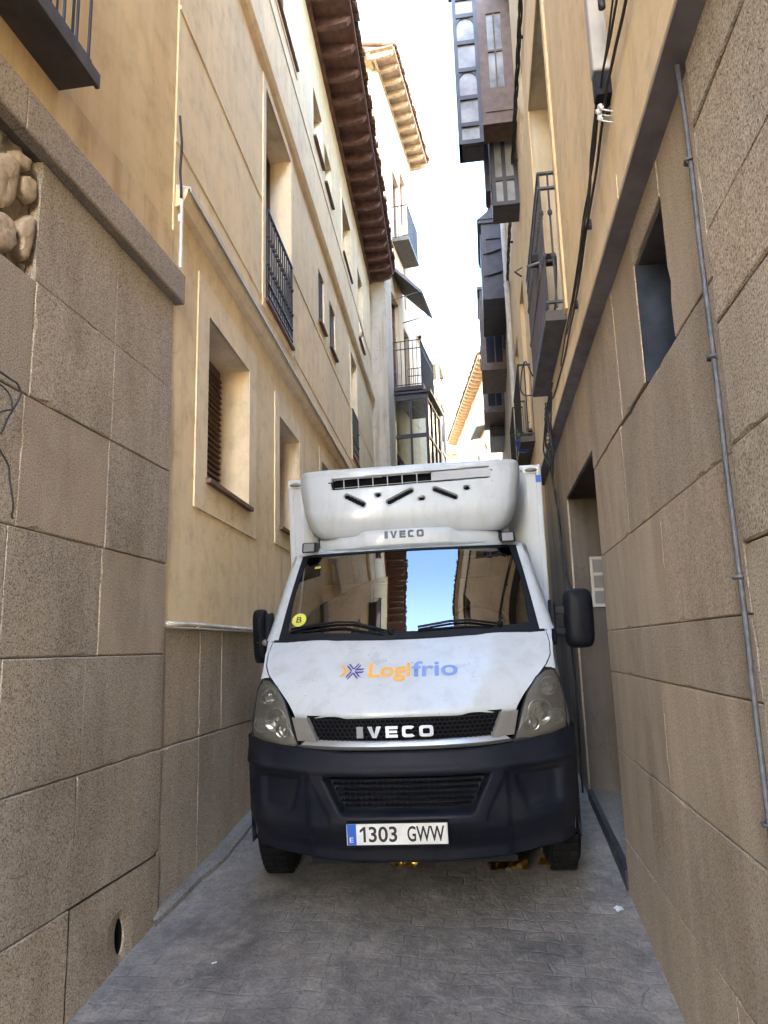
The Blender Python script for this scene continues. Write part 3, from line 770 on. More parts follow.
# ------------------------------------------------------------------ right building: granite base, ochre plaster
def right_building():
    b = empty('ochre_building', (.78, 0, 0), R(-90), 'ochre building with smooth granite base, deep doorway and small high window on the right', 'building')
    X = lambda y: -y
    door = (-6.74, -5.04, -1.0, 3.43); win = (-3.32, -2.79, 3.29, 3.88)
    Y0, Y1 = -3.0, 9.0
    mb = MB(); rnd = random.Random(9)
    # far part of the base: smooth large slabs round the door and window
    rects = [(-9.0, -6.75, -1, 2.19), (-9.0, -6.75, 2.19, 4.10),
             (-6.75, -5.03, 3.44, 4.10),
             (-5.03, -4.0, 2.69, 3.30), (-5.03, -3.9, 3.30, 4.10), (-3.9, -3.33, 3.30, 4.10), (-4.0, -2.3, 2.69, 3.28), (-3.33, -2.78, 3.89, 4.10), (-2.78, -2.3, 3.28, 4.10),
             (-5.03, -3.3, 2.19, 2.69), (-3.3, -2.3, 2.19, 2.69), (-5.03, -2.3, 1.93, 2.19), (-5.03, -3.6, 1.44, 1.93), (-3.6, -2.3, 1.44, 1.93), (-5.03, -4.1, .9, 1.44), (-4.1, -2.3, .9, 1.44),
             (-5.03, -2.9, -1, .9), (-2.9, -2.3, -1, .9)]
    for a, c, z0, z1 in rects:
        mb.block(a + .002, c - .002, z0 + .002, z1 - .002, rnd.uniform(-.003, .002), .06, .005, 0, .002)
    mb.build('smooth_granite_base', M['granite_right'], b)
    mb = MB()
    zs = [-2, .2, .8, 1.28, 1.85, 2.40, 2.705, 3.11, 3.425, 3.82, 4.10]
    for i in range(len(zs) - 1):
        a = -2.28; 
        while a < 4.0:
            c = min(4.0, a + rnd.uniform(.7, 1.3)); mb.block(a + .003, c - .003, zs[i] + .003, zs[i + 1] - .003, -.008 + rnd.uniform(-.004, .003), .06, .007, 0, .003); a = c
    mb.build('rough_granite_base', M['granite'], b)
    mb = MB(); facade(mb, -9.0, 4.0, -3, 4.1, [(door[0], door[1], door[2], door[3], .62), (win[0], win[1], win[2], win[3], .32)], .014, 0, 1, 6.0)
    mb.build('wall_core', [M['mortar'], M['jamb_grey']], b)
    # doorway: step, dark metal edge, door leaf
    mb = MB(); mb.prism([(door[0], .87), (door[1], .70), (door[1], -.5), (door[0], -.5)], .03, .62, 'y'); mb.build('door_step', M['kerb'], b)
    mb = MB(); mb.prism([(door[0] + .004, .875), (door[1] - .004, .70), (door[1] - .004, -.5), (door[0] + .004, -.5)], -.012, .028, 'y'); mb.build('threshold_edge', M['iron'], b)
    mb = MB(); mb.box(door[0], door[1], .56, .62, .72, 3.43)
    for k in range(2):
        for z in (.95, 1.75, 2.55): mb.box(door[0] + .12 + k * .86, door[0] + .74 + k * .86, .545, .56, z, z + .62)
    mb.build('door', M['door_wood'], b)
    mb = MB(); mb.box(win[0] + .004, win[1] - .004, .26, .28, win[2], win[3]); fo = mb.build('window', M['grey_metal'], b)
    mb = MB(); mb.box(win[0] + .003, win[0] + .02, .002, .26, win[2] + .003, win[3] - .003); mb.build('metal_lining', M['grey_metal'], fo)
    # cornice
    mb = MB(); prof = [(.03, 4.102), (-.085, 4.102), (-.092, 4.115), (-.092, 4.235), (.03, 4.25)]
    for a, c in ((-9.0, -6.2), (-6.19, -3.1), (-3.09, .4), (.41, 4.0)): mb.prism(prof, a, c, 'x')
    mb.build('cornice', M['yellow_right'], b, bevel=.006)
    mb = MB(); mb.prism([(.0, 4.06), (-.092, 4.085), (-.092, 4.10), (.0, 4.099)], -9.0, 4.0, 'x'); mb.build('cornice_soffit', M['soffit'], b)  # separate darker strip set against the underside of the cornice
    ops = [(-7.3, -5.62, 4.85, 8.0, .5), (-8.6, -7.9, 8.4, 9.8, .22), (-3.4, -2.2, 8.0, 9.8, .22), (-.3, 1.0, 8.0, 9.8, .22), (-.3, 1.0, 5.0, 7.6, .22)]
    mb = MB(); facade(mb, -9.0, 4.0, 4.25, 11.6, ops, -.02, 0, 1, 6.0); mb.build('plaster_wall', [M['yellow_right'], M['pale']], b)
    mb = MB(); surround(mb, -7.3, -5.62, 4.85, 8.0, .10, -.02, .02); mb.build('door_surround', M['yellow_right'], b, bevel=.003)
    for o in ops: window(b, *o[:4], o[4], y=-.02, bars=(1, 4), sill=None)
    eaves(b, -9.0, 4.0, 11.6, .14, wood=M['yellow_right'])
    # shallow balcony
    q = MB(); q.box(-7.48, -5.62, -.19, -.022, 4.70, 4.79); bo = q.build('balcony', M['grey_slab'], b, bevel=.005)
    q = MB(); railing(q, -7.42, -5.60, 4.80, 6.02, -.165, -.02, .065, .009, knobs=True, mid=5.88); q.build('railing', M['grey_iron'], bo)
right_building()

def bay_house():
    b = empty('bay_window_house', (.78, 9.0, 0), R(-90), 'pale house with stacked dark wooden bay windows on the right past the balcony', 'building')
    # local x = -(Y-9); y into building
    L = 15.0
    ops = [(-2.2, -1.3, 5.2, 7.6, .2), (-4.4, -3.4, 5.2, 7.6, .2), (-7.2, -6.2, 5.6, 8.0, .2), (-3.9, -3.0, 11, 13, .2)]
    mb = MB(); facade(mb, -L, 0, 0, 14.0, ops, .0, 0, None, 6.0); mb.build('wall', M['yellow_right'], b)
    mb = MB(); facade(mb, -L, -5.0, 0, 13.9, [], -.03, 0, None, .0); mb.build('grey_wall_facing', M['greywall'], b)
    for o in ops[:2] + ops[3:]: window(b, *o[:4], .19, bars=(1, 3))
    for z, c in ((4.9, -2.6), (5.0, -4.8)):
        q = MB(); q.box(c, c + 1.7, -.2, 0, z, z + .08); qo = q.build('balcony', M['slab_dark'], b); q = MB(); railing(q, c + .05, c + 1.65, z + .08, z + 1.15, -.17, 0, .09); q.build('railing', M['iron'], qo)
    # upper bay (nearest): glazed outer column, panelled side with arched pane
    q = MB(); Y = .15
    def yb(yv): return -(yv - 9.0)
    near, far = yb(9.2), yb(9.62)
    # body shell as posts and panels; end face at x=near looks down the street
    xo, xi = -.84, 0.0         # outer and wall side, in local y
    q.box(far, near, xo, xi, 12.1, 12.25)
    zt, zb = 12.1, 9.14
    w = .055
    # left glazed column: y from xo to xo+.36
    c0, c1 = xo, xo + .36
    body = q; q = MB()
    q.box(near - .08, near, c0, c0 + w, zb, zt); q.box(near - .08, near, c1 - w, c1, zb, zt)
    rows = [9.14, 9.42, 9.86, 10.32, 10.78, 11.24, 11.55, 12.1]
    for z in rows[:-1]: q.box(near - .075, near - .005, c0 + w, c1 - w, z, z + .065)
    # street face posts and rails
    for k in range(6):
        x = far + (near - .08 - far) * k / 5; q.box(x, x + .07, xo, xo + .05, zb, zt)
    for z in rows[:-1]: q.box(far, near - .08, xo + .005, xo + .045, z, z + .065)
    q.box(far, near - .09, xo + .05, c1, zb, zb + .05)
    outer = q; q = body
    # right side: panel
    q.box(near - .07, near - .01, c1, xi, 11.25, 12.1); q.box(near - .07, near - .01, c1, c1 + .13, 9.45, 11.25); q.box(near - .07, near - .01, xi - .14, xi, 9.45, 11.25); q.box(near - .07, near - .01, c1 + .13, xi - .14, 9.45, 10.0)
    q.box(near - .03, near + .005, c1 + .05, xi - .05, 9.6, 9.66); q.box(near - .03, near + .008, c1, xi, 9.40, 9.46)
    q.box(far, near - .07, c1, xi, 9.42, 9.47)
    body = q; q = outer
    # arch spandrels over panes
    for z0, z1 in ((9.86, 10.32), (10.78, 11.24)):
        mid = (c0 + c1) / 2; hw = (c1 - c0) / 2 - w
        for sgn in (-1, 1):
            pts = [(mid + sgn * hw, z1), (mid + sgn * hw, z1 - .14)] + [(mid + sgn * hw * math.cos(t), z1 - .14 + .14 * math.sin(t)) for t in (.35, .7, 1.05, 1.4)] + [(mid, z1)]
            q.add([(near - .06, p[0], p[1]) for p in pts] + [(near - .02, p[0], p[1]) for p in pts], [tuple(range(len(pts))), tuple(range(2 * len(pts) - 1, len(pts) - 1, -1))] + [(i, (i + 1) % len(pts), (i + 1) % len(pts) + len(pts), i + len(pts)) for i in range(len(pts))])
    bo = body.build('bay_window', M['bay_wood'], b); outer.build('corner_glazing', M['bay_blue'], bo)
    bo['label'] = 'upper bay window with arched pane'
    q = MB(); q.box(near - .045, near - .035, c0 + .02, c1 - .02, zb + .03, zt - .03); q.box(near - .045, near - .035, c1 + .1, xi - .1, 9.98, 11.28); q.box(far, near - .1, xo + .02, xo + .03, zb + .03, zt - .03); q.build('pane', M['pale_pane'], bo)
    q = MB(); q.box(near - .04, near - .01, -.255, -.235, 9.98, 11.26); q.box(near - .04, near - .012, c1 + .12, xi - .13, 10.6, 10.63); q.build('glazing_bar', M['bay_wood'], bo)
    q = MB(); q.box(far, near + .03, xo - .05, xi, 11.95, 12.0); q.box(far - .05, near + .06, xo - .09, xi, 12.2, 12.36); q.box(far - .02, near + .04, xo - .06, xi, 12.36, 14.0); q.box(far - .05, near + .07, xo - .1, xi, 14.0, 14.1); q.build('moulding', M['bay_wood'], bo)
    # lower smaller bay just behind it
    near, far = yb(9.72), yb(10.2); xo = -.39
    q = MB()
    q.box(near - .06, near, xo, xo + .06, 8.46, 10.03); q.box(near - .06, near, -.06, 0, 8.46, 10.03); q.box(near - .055, near - .005, -.23, -.17, 8.46, 10.03)
    for z in (8.46, 8.86, 9.55, 9.97): q.box(near - .058, near - .002, xo + .06, -.06, z, z + .06)
    q.box(far, near - .06, xo - .09, xo - .02, 8.75, 10.1); q.box(far, near, xo - .12, 0, 10.03, 10.10); q.box(far, near - .06, xo, 0, 8.46, 8.52); q.box(far, near - .06, xo, xo + .05, 8.52, 10.03)
    bo = q.build('bay_window', M['bay_blue'], b)
    q = MB(); q.box(near - .035, near - .025, xo + .03, -.03, 8.52, 10.0); q.build('pane', M['pale_pane'], bo)
    q = MB(); q.box(far + .1, far + .12, xo + .05, 0, 8.52, 10.03); q.build('inner_curtain', M['pale'], bo)
    # far stack of three bays
    for (yv, xo, z0, z1, dpt, mt, nm) in ((14.0, -.50, 8.0, 11.0, 1.8, M['bay_blue'], 'closed_bay'), (16.4, -.58, 8.6, 10.6, 1.6, M['bay_wood'], 'bay_window'), (19.0, -.56, 8.4, 10.2, 1.6, M['bay_wood'], 'bay_window')):
        n_, f_ = yb(yv), yb(yv + dpt)
        if nm == 'closed_bay': z0, z1 = 9.2, 10.85
        q = MB(); q.box(f_, n_ - .03, xo, -.031, z0, z1)
        frame = [(xo, -.03, z0, z1)]
        q.box(n_ - .03, n_, xo, xo + .09, z0, z1); q.box(n_ - .03, n_, -.11, -.031, z0, z1); q.box(n_ - .03, n_, xo + .09, -.11, z1 - .35, z1); q.box(n_ - .03, n_, xo + .09, -.11, z0, z0 + .12)
        q.box(f_ - .03, n_ + .04, xo - .06, -.031, z1, z1 + .08); q.box(f_ - .03, n_ + .03, xo - .04, -.031, z0 - .07, z0)
        if nm == 'closed_bay':
            for z in (9.75, 10.25): q.obox((n_ + .01, (xo - .03) / 2, z), ((1, 0, 0), (0, 1, .25), (0, -.25, 1)), (.012, .24, .05))
            q.prism([(xo - .08, 10.93), (-.03, 10.93), (-.03, 11.35)], f_, n_ + .06, 'x')
        q.box(f_ + .1, n_ - .2, xo - .03, xo, z0 + .1, z1 - .1)
        bo = q.build('bay_window', mt, b)
        if nm == 'bay_window':
            q = MB(); q.box(n_ - .022, n_ - .012, xo + .08, -.10, z0 + .1, z1 - .34); q.build('pane', M['pane'], bo)
            q = MB(); q.box(n_ - .02, n_ + .004, xo + .28, xo + .31, z0 + .12, z1 - .35); q.box(n_ - .02, n_ + .003, xo + .09, -.11, (z0 + z1) / 2 - .12, (z0 + z1) / 2 - .09); q.build('glazing_bar', mt, bo)
    q = MB(); q.box(yb(22), yb(20.2), -.45, -.031, 8.0, 9.3); q.build('lower_canopy', M['bay_blue'], b)
    eaves(b, -L, 0, 14.05, .12)
bay_house()

def far_house():
    d = Vector((-.155, 1, 0)).normalized()          # street face runs away to the left
    b = empty('sunlit_house', (.72, 31.5, 0), math.atan2(-d.y, -d.x), 'sunlit cream house with orange eaves at the far end of the street', 'building')
    # local x runs back toward the camera; far end at negative x
    L = 14.0
    ops = [(-3.2, -2.3, 9.5, 11.8, .2), (-5.6, -4.7, 9.5, 11.8, .2), (-8.0, -7.1, 9.5, 11.8, .2), (-10.4, -9.5, 9.5, 11.8, .2)]
    mb = MB(); facade(mb, -L, 0, 0, 15.1, ops, 0, 0, None, 7); mb.build('wall', M['cream_far'], b)
    for o in ops: window(b, *o[:4], .19, sill=None)
    eaves(b, -L - .3, 0, 15.15, .55, .5, M['orange_wood'])
    mb = MB()
    for x in (-12.5, -9.0, -6.3): mb.box(x, x + .35, -.05, .02, 0, 15)
    mb.build('pilaster', M['cream_far'], b)
    # grey bay on it
    q = MB(); q.prism([(-.5, 13.0), (0, 13.3), (0, 12.5), (-.5, 12.4)], -4.4, -2.0, 'x'); q.build('canopy', M['slab_dark'], b)
far_house()
def end_house():
    b = empty('tiled_house', (-5.5, 55, 0), 0, 'small house with a clay tiled roof closing the far end of the street', 'building')
    mb = MB(); facade(mb, 0, 4.6, 0, 16.9, [(2.6, 3.4, 13, 15.5, .2), (3.7, 4.3, 13, 15.5, .2)], 0, 0, None, 5); mb.build('wall', M['cream_far'], b)
    window(b, 2.6, 3.4, 13, 15.5, .19); window(b, 3.7, 4.3, 13, 15.5, .19)
    eaves(b, -.3, 4.9, 16.9, .5, .5, M['orange_wood'], rise=.7)
end_house()
def blocker():  # unseen mass added to keep direct sun off the street and bays
    b = empty('sun_blocker', (-4.5, -36, -2.4), 0, 'added unseen mass with a taller step, blocking the sun behind the viewer', 'blocker')
    mb = MB(); facade(mb, 2.8, 9, -5, 44, [(4.5, 6.5, 34, 40, .6)], 0, 0, None, -9); mb.build('main_block', M['pale'], b)
    mb = MB(); facade(mb, 0, 2.8, -5, 55, [(.8, 2.0, 46, 52, .5)], .0, 0, None, -4); mb.build('taller_block', M['pale'], b)
    mb = MB(); mb.box(2.8, 9.3, -9.3, .3, 44, 44.8); mb.box(-.2, 2.95, -4.2, .2, 55, 55.6); mb.build('cornice', M['pale'], b)
blocker()

# ------------------------------------------------------------------ the box truck (local: x across, y back from the nose, z up)
def smooth(a, b, x):
    t = max(0.0, min(1.0, (x - a) / (b - a))); return t * t * (3 - 2 * t)
def lerp(a, b, t): return a + (b - a) * t
def interp(tab, t):
    for i in range(len(tab) - 1):
        if t <= tab[i + 1][0]:
            k = (t - tab[i][0]) / (tab[i + 1][0] - tab[i][0]); return tuple(lerp(p, q, k) for p, q in zip(tab[i][1:], tab[i + 1][1:]))
    return tab[-1][1:]
def truck():
    T = empty('box_truck', (-.508, 4.33, .5196 - .005), 0, 'white refrigerated box truck with lettered bonnet, nose to camera, filling the narrow street', 'truck')
    sl, yaw, roll = math.atan(SL), math.atan(.04), R(.8)
    yb = Vector((-math.sin(yaw) * math.cos(sl), math.cos(yaw) * math.cos(sl), math.sin(sl))); xb = Vector((math.cos(yaw), math.sin(yaw), 0)); zb = xb.cross(yb)
    rot = Matrix((xb, yb, zb)).transposed() @ Matrix.Rotation(-roll, 3, 'Y')
    T.rotation_euler = rot.to_euler()
    P = M['paint']
    # ---- bonnet
    edge = [(0, .655, .20, 1.212), (.16, .715, .27, 1.285), (.33, .80, .36, 1.365), (.5, .875, .46, 1.425), (.66, .915, .56, 1.47), (.83, .93, .68, 1.535), (1, .925, .80, 1.602)]
    def hood(u, v):
        ex, ey, ez = interp(edge, v); a = abs(u)
        cy = lerp(.085, .70, v); cz = 1.228 + (1.592 - 1.228) * (v ** .92) + .012 * math.sin(math.pi * v)
        g = a ** 3.2
        z = cz + (ez - cz) * g; y = cy + (ey - cy) * g
        z += .012 * (smooth(.50, .60, a) - smooth(.66, .8, a)) * (1 - v * .4)      # soft pressed ridge
        if v < .06: y += .0; z -= .012 * (1 - v / .06) ** 2
        return Vector((u * ex, y, z))
    mb = MB(); nu, nv = 56, 30
    mb.grid([[hood(-1 + 2 * j / nu, i / nv) for j in range(nu + 1)] for i in range(nv + 1)])
    # front lip turned down
    mb.grid([[hood(-1 + 2 * j / nu, 0) for j in range(nu + 1)], [hood(-1 + 2 * j / nu, 0) + Vector((0, .03, -.025)) for j in range(nu + 1)]])
    hd = mb.build('bonnet', P, T, smooth=True)
    def on_hood(x, v, t):
        ex = interp(edge, v)[0]; u = x / ex
        p = hood(u, v); du = hood(u + .01, v) - hood(u - .01, v); dv = hood(u, min(1, v + .01)) - hood(u, max(0, v - .01))
        n = du.cross(dv).normalized()
        if n.z < 0: n = -n
        return p + n * t
    def v_at_z(z):      # bonnet parameter where its centre line has height z
        lo, hi = 0.0, 1.0
        for _ in range(30):
            m = (lo + hi) / 2
            if hood(.2, m).z < z: lo = m
            else: hi = m
        return lo
    v0, v1 = v_at_z(1.395), v_at_z(1.468)
    vd = v_at_z(1.376)
    k = (v1 - v0) / .073
    # name across the bonnet: first half orange, second half blue
    lettering('Logi', M['text_orange'], hd, lambda u, v, t: on_hood(-.222 + u, vd + v * k, .003), .262, .092, .022, name='orange_lettering')
    lettering('frio', M['text_blue'], hd, lambda u, v, t: on_hood(.050 + u, v0 + v * k, .003), .282, .075, .022, name='blue_lettering')
    # star emblem: six blue double bars and an orange chevron
    mb = MB(); cx, cz = -.318, 1.433
    def arm(mb, pts): mb.face([on_hood(cx + p[0], v0 + (cz - 1.395 + p[1]) * k, .003) for p in pts])
    for a in (0, 55, 125, 180, 235, 305):
        ca, sa = math.cos(R(a)), math.sin(R(a)) * .62
        for off in (-.007, .007):
            pts = []
            for r, s in ((.010, -1), (.058, -1), (.070, 1), (.012, 1)):
                px, pz = r * ca - (off + s * .0042) * math.sin(R(a)), r * sa + (off + s * .0042) * math.cos(R(a)); pts.append((px, pz))
            if a != 180: arm(mb, pts)
    mb.build('emblem', M['text_navy'], hd)
    mb = MB()
    arm(mb, [(-.088, .026), (-.066, .026), (-.030, .0), (-.052, .0)]); arm(mb, [(-.088, -.026), (-.052, 0), (-.030, 0), (-.066, -.026)])
    mb.build('orange_chevron', M['text_orange'], hd)
    # ---- cab body: wings, doors, pillars, roof
    mb = MB()
    def wingfront(z):
        if z < 1.03: return lerp(.40, .36, (z - .45) / .58)
        return .36 + (z - 1.03) / .36 * .11
    for sx in (-1, 1):
        top = [(0, .468, 1.392), (.16, .56, 1.455), (.30, .70, 1.535), (.40, .82, 1.60), (1, 1.95, 1.62)]
        rows = []
        for i in range(31):
            t = i / 30; ty, tz = interp(top, t); row = []
            for j in range(17):
                q = j / 16; z = .45 + (tz - .45) * q; yf = wingfront(z); y = yf + (1.95 - yf) * ((ty - .468) / (1.95 - .468))
                x = .985 + .035 * math.sin(math.pi * min(1, q * 1.1)) * min(1, .25 + t * 3) - (.045 * q ** 3) * (1 - smooth(.1, .6, t)) - .02 * max(0, .25 - t)
                # arch
                dy, dz = y - 1.0, z - .40
                row.append((sx * x, y, z))
            rows.append(row)
        b0 = len(mb.f); mb.grid(rows)
        # open the wheel arch
        keep_f, keep_m = [], []
        for f, m_ in zip(mb.f[b0:], mb.m[b0:]):
            c = [sum(mb.v[i][k2] for i in f) / len(f) for k2 in range(3)]
            if math.hypot(c[1] - 1.0, c[2] - .38) < .43: continue
            keep_f.append(f); keep_m.append(m_)
        mb.f[b0:] = keep_f; mb.m[b0:] = keep_m
        # strip between bonnet and wing top
        strip = []
        for i in range(15):
            t = i / 14; ty, tz = interp(top, t * .40); vv = .47 + t * .53; e = Vector(interp(edge, vv)); e = Vector((sx * (e.x + .006), e.y, e.z - .004))
            xx = rows[int(round(t * 12))][16]
            strip.append([e, (e + Vector((xx[0], ty, tz))) / 2 + Vector((sx * .006, 0, .004)), Vector((xx[0], ty, tz))])
        mb.grid(strip)
        # pillar beside the windscreen, top frame of the door
        prow = []
        for i in range(13):
            t = i / 12
            inner = Vector((sx * lerp(.888, .815, t), lerp(.795, 1.385, t) , lerp(1.602, 2.178, t)))
            mid = Vector((sx * lerp(.935, .862, t), lerp(.80, 1.40, t), lerp(1.603, 2.19, t)))
            outer = Vector((sx * lerp(.985, .90, t), lerp(.85, 1.47, t), lerp(1.60, 2.175, t)))
            out2 = Vector((sx * lerp(1.0, .915, t), lerp(.93, 1.55, t), lerp(1.60, 2.14, t)))
            prow.append([inner, mid, outer, out2])
        mb.grid(prow)
        mb.face([(sx * 1.0, .93, 1.60), (sx * 1.004, 1.95, 1.62), (sx * 1.0, 1.95, 1.68), (sx * .995, .99, 1.66)])
        mb.face([(sx * .995, 1.85, 1.66), (sx * 1.003, 1.95, 1.66), (sx * .915, 1.95, 2.2), (sx * .91, 1.85, 2.14)])
        mb.face([(sx * .915, 1.55, 2.14), (sx * .915, 1.85, 2.14), (sx * .91, 1.95, 2.20), (sx * .90, 1.47, 2.175)])
    rr = []
    for i in range(12):
        t = i / 11; row = []
        for j in range(25):
            u = -1 + 2 * j / 24; a = abs(u)
            y0 = 1.285 + .10 * a ** 2.5
            y = lerp(y0, 1.97, t); w = .90 - .0 * t
            z = 2.195 + .055 * smooth(0, .35, t) + .04 * t - (.02 + .055 * smooth(0, .4, t)) * a ** 5
            row.append((u * w, y, z))
        rr.append(row)
    mb.grid(rr)
    # scuttle below the screen
    mb.build('cab_body', P, T, smooth=True, auto=50)
    mb = MB(); mb.face([(-1.0, 1.955, .5), (1.0, 1.955, .5), (1.0, 1.955, 1.62), (.905, 1.955, 2.2), (-.905, 1.955, 2.2), (-1.0, 1.955, 1.62)])
    mb.box(-.98, .98, .80, 1.95, .95, 1.0); mb.box(-.95, .95, .78, .82, 1.0, 1.58)
    mb.build('cab_lining', M['black_plastic'], T)
    # ---- windscreen
    def screen(u, t, off=0.0):
        a = abs(u)
        xb_, xt = .888, .815
        y = lerp(.70, 1.285, t) + .095 * a ** 2.4; z = lerp(1.592 + .012 * a * a, 2.195 - .018 * a ** 2, t)
        bul = .030 * math.sin(math.pi * t) * (1 - .4 * a * a)
        n = Vector((0, -.70, .71))
        return Vector((u * lerp(xb_, xt, t), y, z)) + n * (bul + off)
    mb = MB(); mb.grid([[screen(-1 + 2 * j / 36, i / 18) for j in range(37)] for i in range(19)])
    ws = mb.build('windscreen', M['glass'], T, smooth=True)
    mb = MB()       # black ceramic border and rubber seal
    def band(f0, f1, n=36): mb.grid([[f0(k / n) for k in range(n + 1)], [((f0(k / n) + f1(k / n)) / 2) + Vector((0, -.002, .002)) for k in range(n + 1)], [f1(k / n) for k in range(n + 1)]])
    band(lambda k: screen(-1 + 2 * k, 0, .004), lambda k: screen(-1 + 2 * k, .062 + .02 * abs(-1 + 2 * k) ** 4, .004))
    band(lambda k: screen(-1 + 2 * k, 1, .004), lambda k: screen(-1 + 2 * k, .972, .004))
    for sx in (-1, 1): band(lambda k: screen(sx, k, .004), lambda k: screen(sx * (.948 - .012 * math.cos(k * 6.28)), k, .004))
    mb.build('screen_seal', M['black_plastic'], ws, smooth=True)
    for sx, px, py, tt, ra in ((-1, -.885, 0, .19, .052),):
        mb = MB(); cu = -.865; pts = []
        for q in range(24):
            a = 2 * math.pi * q / 24; pts.append(screen(cu + .060 * math.cos(a), .205 + .068 * math.sin(a), .006))
        mb.face(pts); st = mb.build('round_sticker', M['sticker'], ws)
        lettering('B', M['text_black'], st, lambda u, v, t: screen(cu - .022 + u / .86, .205 - .03 + v / .84, .008), .038, .05, .01)
    mb = MB(); mb.face([screen(-.84, .805, .006), screen(-.785, .807, .006), screen(-.785, .835, .006), screen(-.84, .833, .006)]); mb.build('small_sticker', M['sticker'], ws)
    # interior seen through it
    mb = MB(); mb.prism([(.80, 1.55), (1.02, 1.60), (1.12, 1.56), (1.16, 1.40), (1.2, 1.1), (.82, 1.1)], -.90, .90, 'x'); mb.build('dashboard', M['black_plastic'], T, bevel=.02)
    for x in (-.55, -.12, .50):
        mb = MB(); mb.box(x - .23, x + .23, 1.38, 1.85, 1.1, 1.32); mb.prism([(1.68, 1.3), (1.84, 1.3), (1.94, 1.92), (1.82, 1.94)], x - .23, x + .23, 'x'); mb.box(x - .13, x + .13, 1.80, 1.9, 1.95, 2.12)
        mb.build('seat', M['seat'], T, bevel=.03)
    mb = MB(); c = Vector((.50, 1.22, 1.62)); ax = Vector((0, -.55, .83)).normalized(); u_ = Vector((1, 0, 0)); w_ = ax.cross(u_)
    mb.tube([c + (u_ * math.cos(2 * math.pi * q / 28) + w_ * math.sin(2 * math.pi * q / 28)) * .21 for q in range(29)], .016, 8); mb.tube([c, c - ax * .3], .03, 8); mb.tube([c - u_ * .2, c + u_ * .2], .018, 6)
    mb.build('steering_wheel', M['black_plastic'], T, smooth=True)
    mb = MB(); mb.box(-.16, .16, 1.32, 1.345, 2.06, 2.12); mb.build('inner_mirror', M['black_plastic'], T, bevel=.01)
    # door windows
    for sx in (-1, 1):
        mb = MB(); mb.face([(sx * .990, .99, 1.66), (sx * .998, 1.85, 1.66), (sx * .905, 1.85, 2.14), (sx * .910, 1.55, 2.14)]); mb.build('door_window', M['side_glass'], T)
        mb = MB(); mb.tube([(sx * 1.022, 1.1, 1.5), (sx * 1.03, 1.3, 1.51), (sx * 1.022, 1.45, 1.5)], .014, 8); mb.build('door_handle', M['black_plastic'], T, smooth=True)
    # ---- headlights
    for sx in (-1, 1):
        outl = [(.628, .165, 1.036), (.66, .175, 1.11), (.692, .215, 1.205), (.735, .285, 1.29), (.80, .365, 1.362), (.865, .43, 1.398), (.918, .46, 1.395), (.950, .462, 1.335), (.966, .43, 1.23), (.968, .375, 1.13), (.955, .335, 1.068), (.87, .265, 1.052), (.75, .205, 1.042)]
        n = len(outl); cx = sum(p[0] for p in outl) / n; cy = sum(p[1] for p in outl) / n; cz = sum(p[2] for p in outl) / n
        mb = MB(); rows = []
        for f, dep in ((1.0, 0), (.97, -.012), (.85, -.028), (.6, -.040), (.3, -.046), (.0, -.048)):
            rows.append([(sx * (cx + (p[0] - cx) * f + .25 * dep * 0), cy + (p[1] - cy) * f + dep, cz + (p[2] - cz) * f) for p in outl])
        mb.grid(rows, closed=True)
        hl = mb.build('headlight', M['lens'], T, smooth=True)
        mb = MB(); rows = []
        for f, dep in ((1.0, .004), (.94, .05), (.5, .085), (.01, .09)):
            rows.append([(sx * (cx + (p[0] - cx) * f), cy + (p[1] - cy) * f + dep, cz + (p[2] - cz) * f) for p in outl])
        mb.grid(rows, closed=True); mb.build('housing', M['lamp_grey'], hl, smooth=True)
        for (x, z, r, y) in ((.80, 1.17, .075, .30), (.745, 1.115, .045, .26), (.87, 1.30, .055, .42), (.905, 1.135, .045, .345)):
            mb = MB(); ax = (sx * .25, -1, 0); mb.lathe([(.012, -.035), (.02, -.032), (r * .7, -.01), (r, .012), (r * 1.06, .012), (r * .95, -.02)], (sx * x, y, z), ax, 20, cap=False); mb.lathe([(.004, .01), (.014, .005), (.014, -.03)], (sx * x, y, z), ax, 10)
            mb.build('reflector', M['chrome'], hl, smooth=True)
        mb = MB(); mb.tube([(sx * p[0], p[1] - .002, p[2]) for p in outl + [outl[0]]], .006, 6, cap=False); mb.build('seal', M['black_plastic'], hl, smooth=True)
    # ---- grille: satin band, black mesh, chrome letters
    def gy(x): return .062 + .20 * (abs(x) / .70) ** 2.6 * .55
    mb = MB()
    rows = []
    for i in range(61):
        u = -1 + 2 * i / 60; a = abs(u)
        zb_ = 1.028 + .012 * a ** 4; zt_ = 1.082 + .006 * a * a
        xb2, xt2 = .632 * u, .585 * u
        rows.append([(xb2, gy(xb2) + .012, zb_), (xb2 * .997, gy(xb2) - .006, zb_ + .012), ((xb2 + xt2) / 2, gy(xt2) - .016, (zb_ + zt_) / 2), (xt2, gy(xt2) - .004, zt_ - .008), (xt2, gy(xt2) + .016, zt_)])
    mb.grid(rows)
    for sx in (-1, 1):
        # end wings climbing to the bonnet edge
        q = []
        for i in range(9):
            t = i / 8; z = lerp(1.078, 1.212, t); xi = lerp(.495, .560, t); xo = lerp(.635, .668, t)
            q.append([(sx * xi, gy(xi) + .022, z), (sx * (xi + .012), gy(xi) - .010, z), (sx * (xi + .055), gy(xi + .055) - .012, z), (sx * (xi + .07), gy(xi + .07) - .001, z), (sx * xo, gy(xo) + .003, z), (sx * xo, gy(xo) + .02, z)])
        mb.grid(q)
    gb = mb.build('grille', M['silver'], T, smooth=True, auto=50)
    mb = MB()
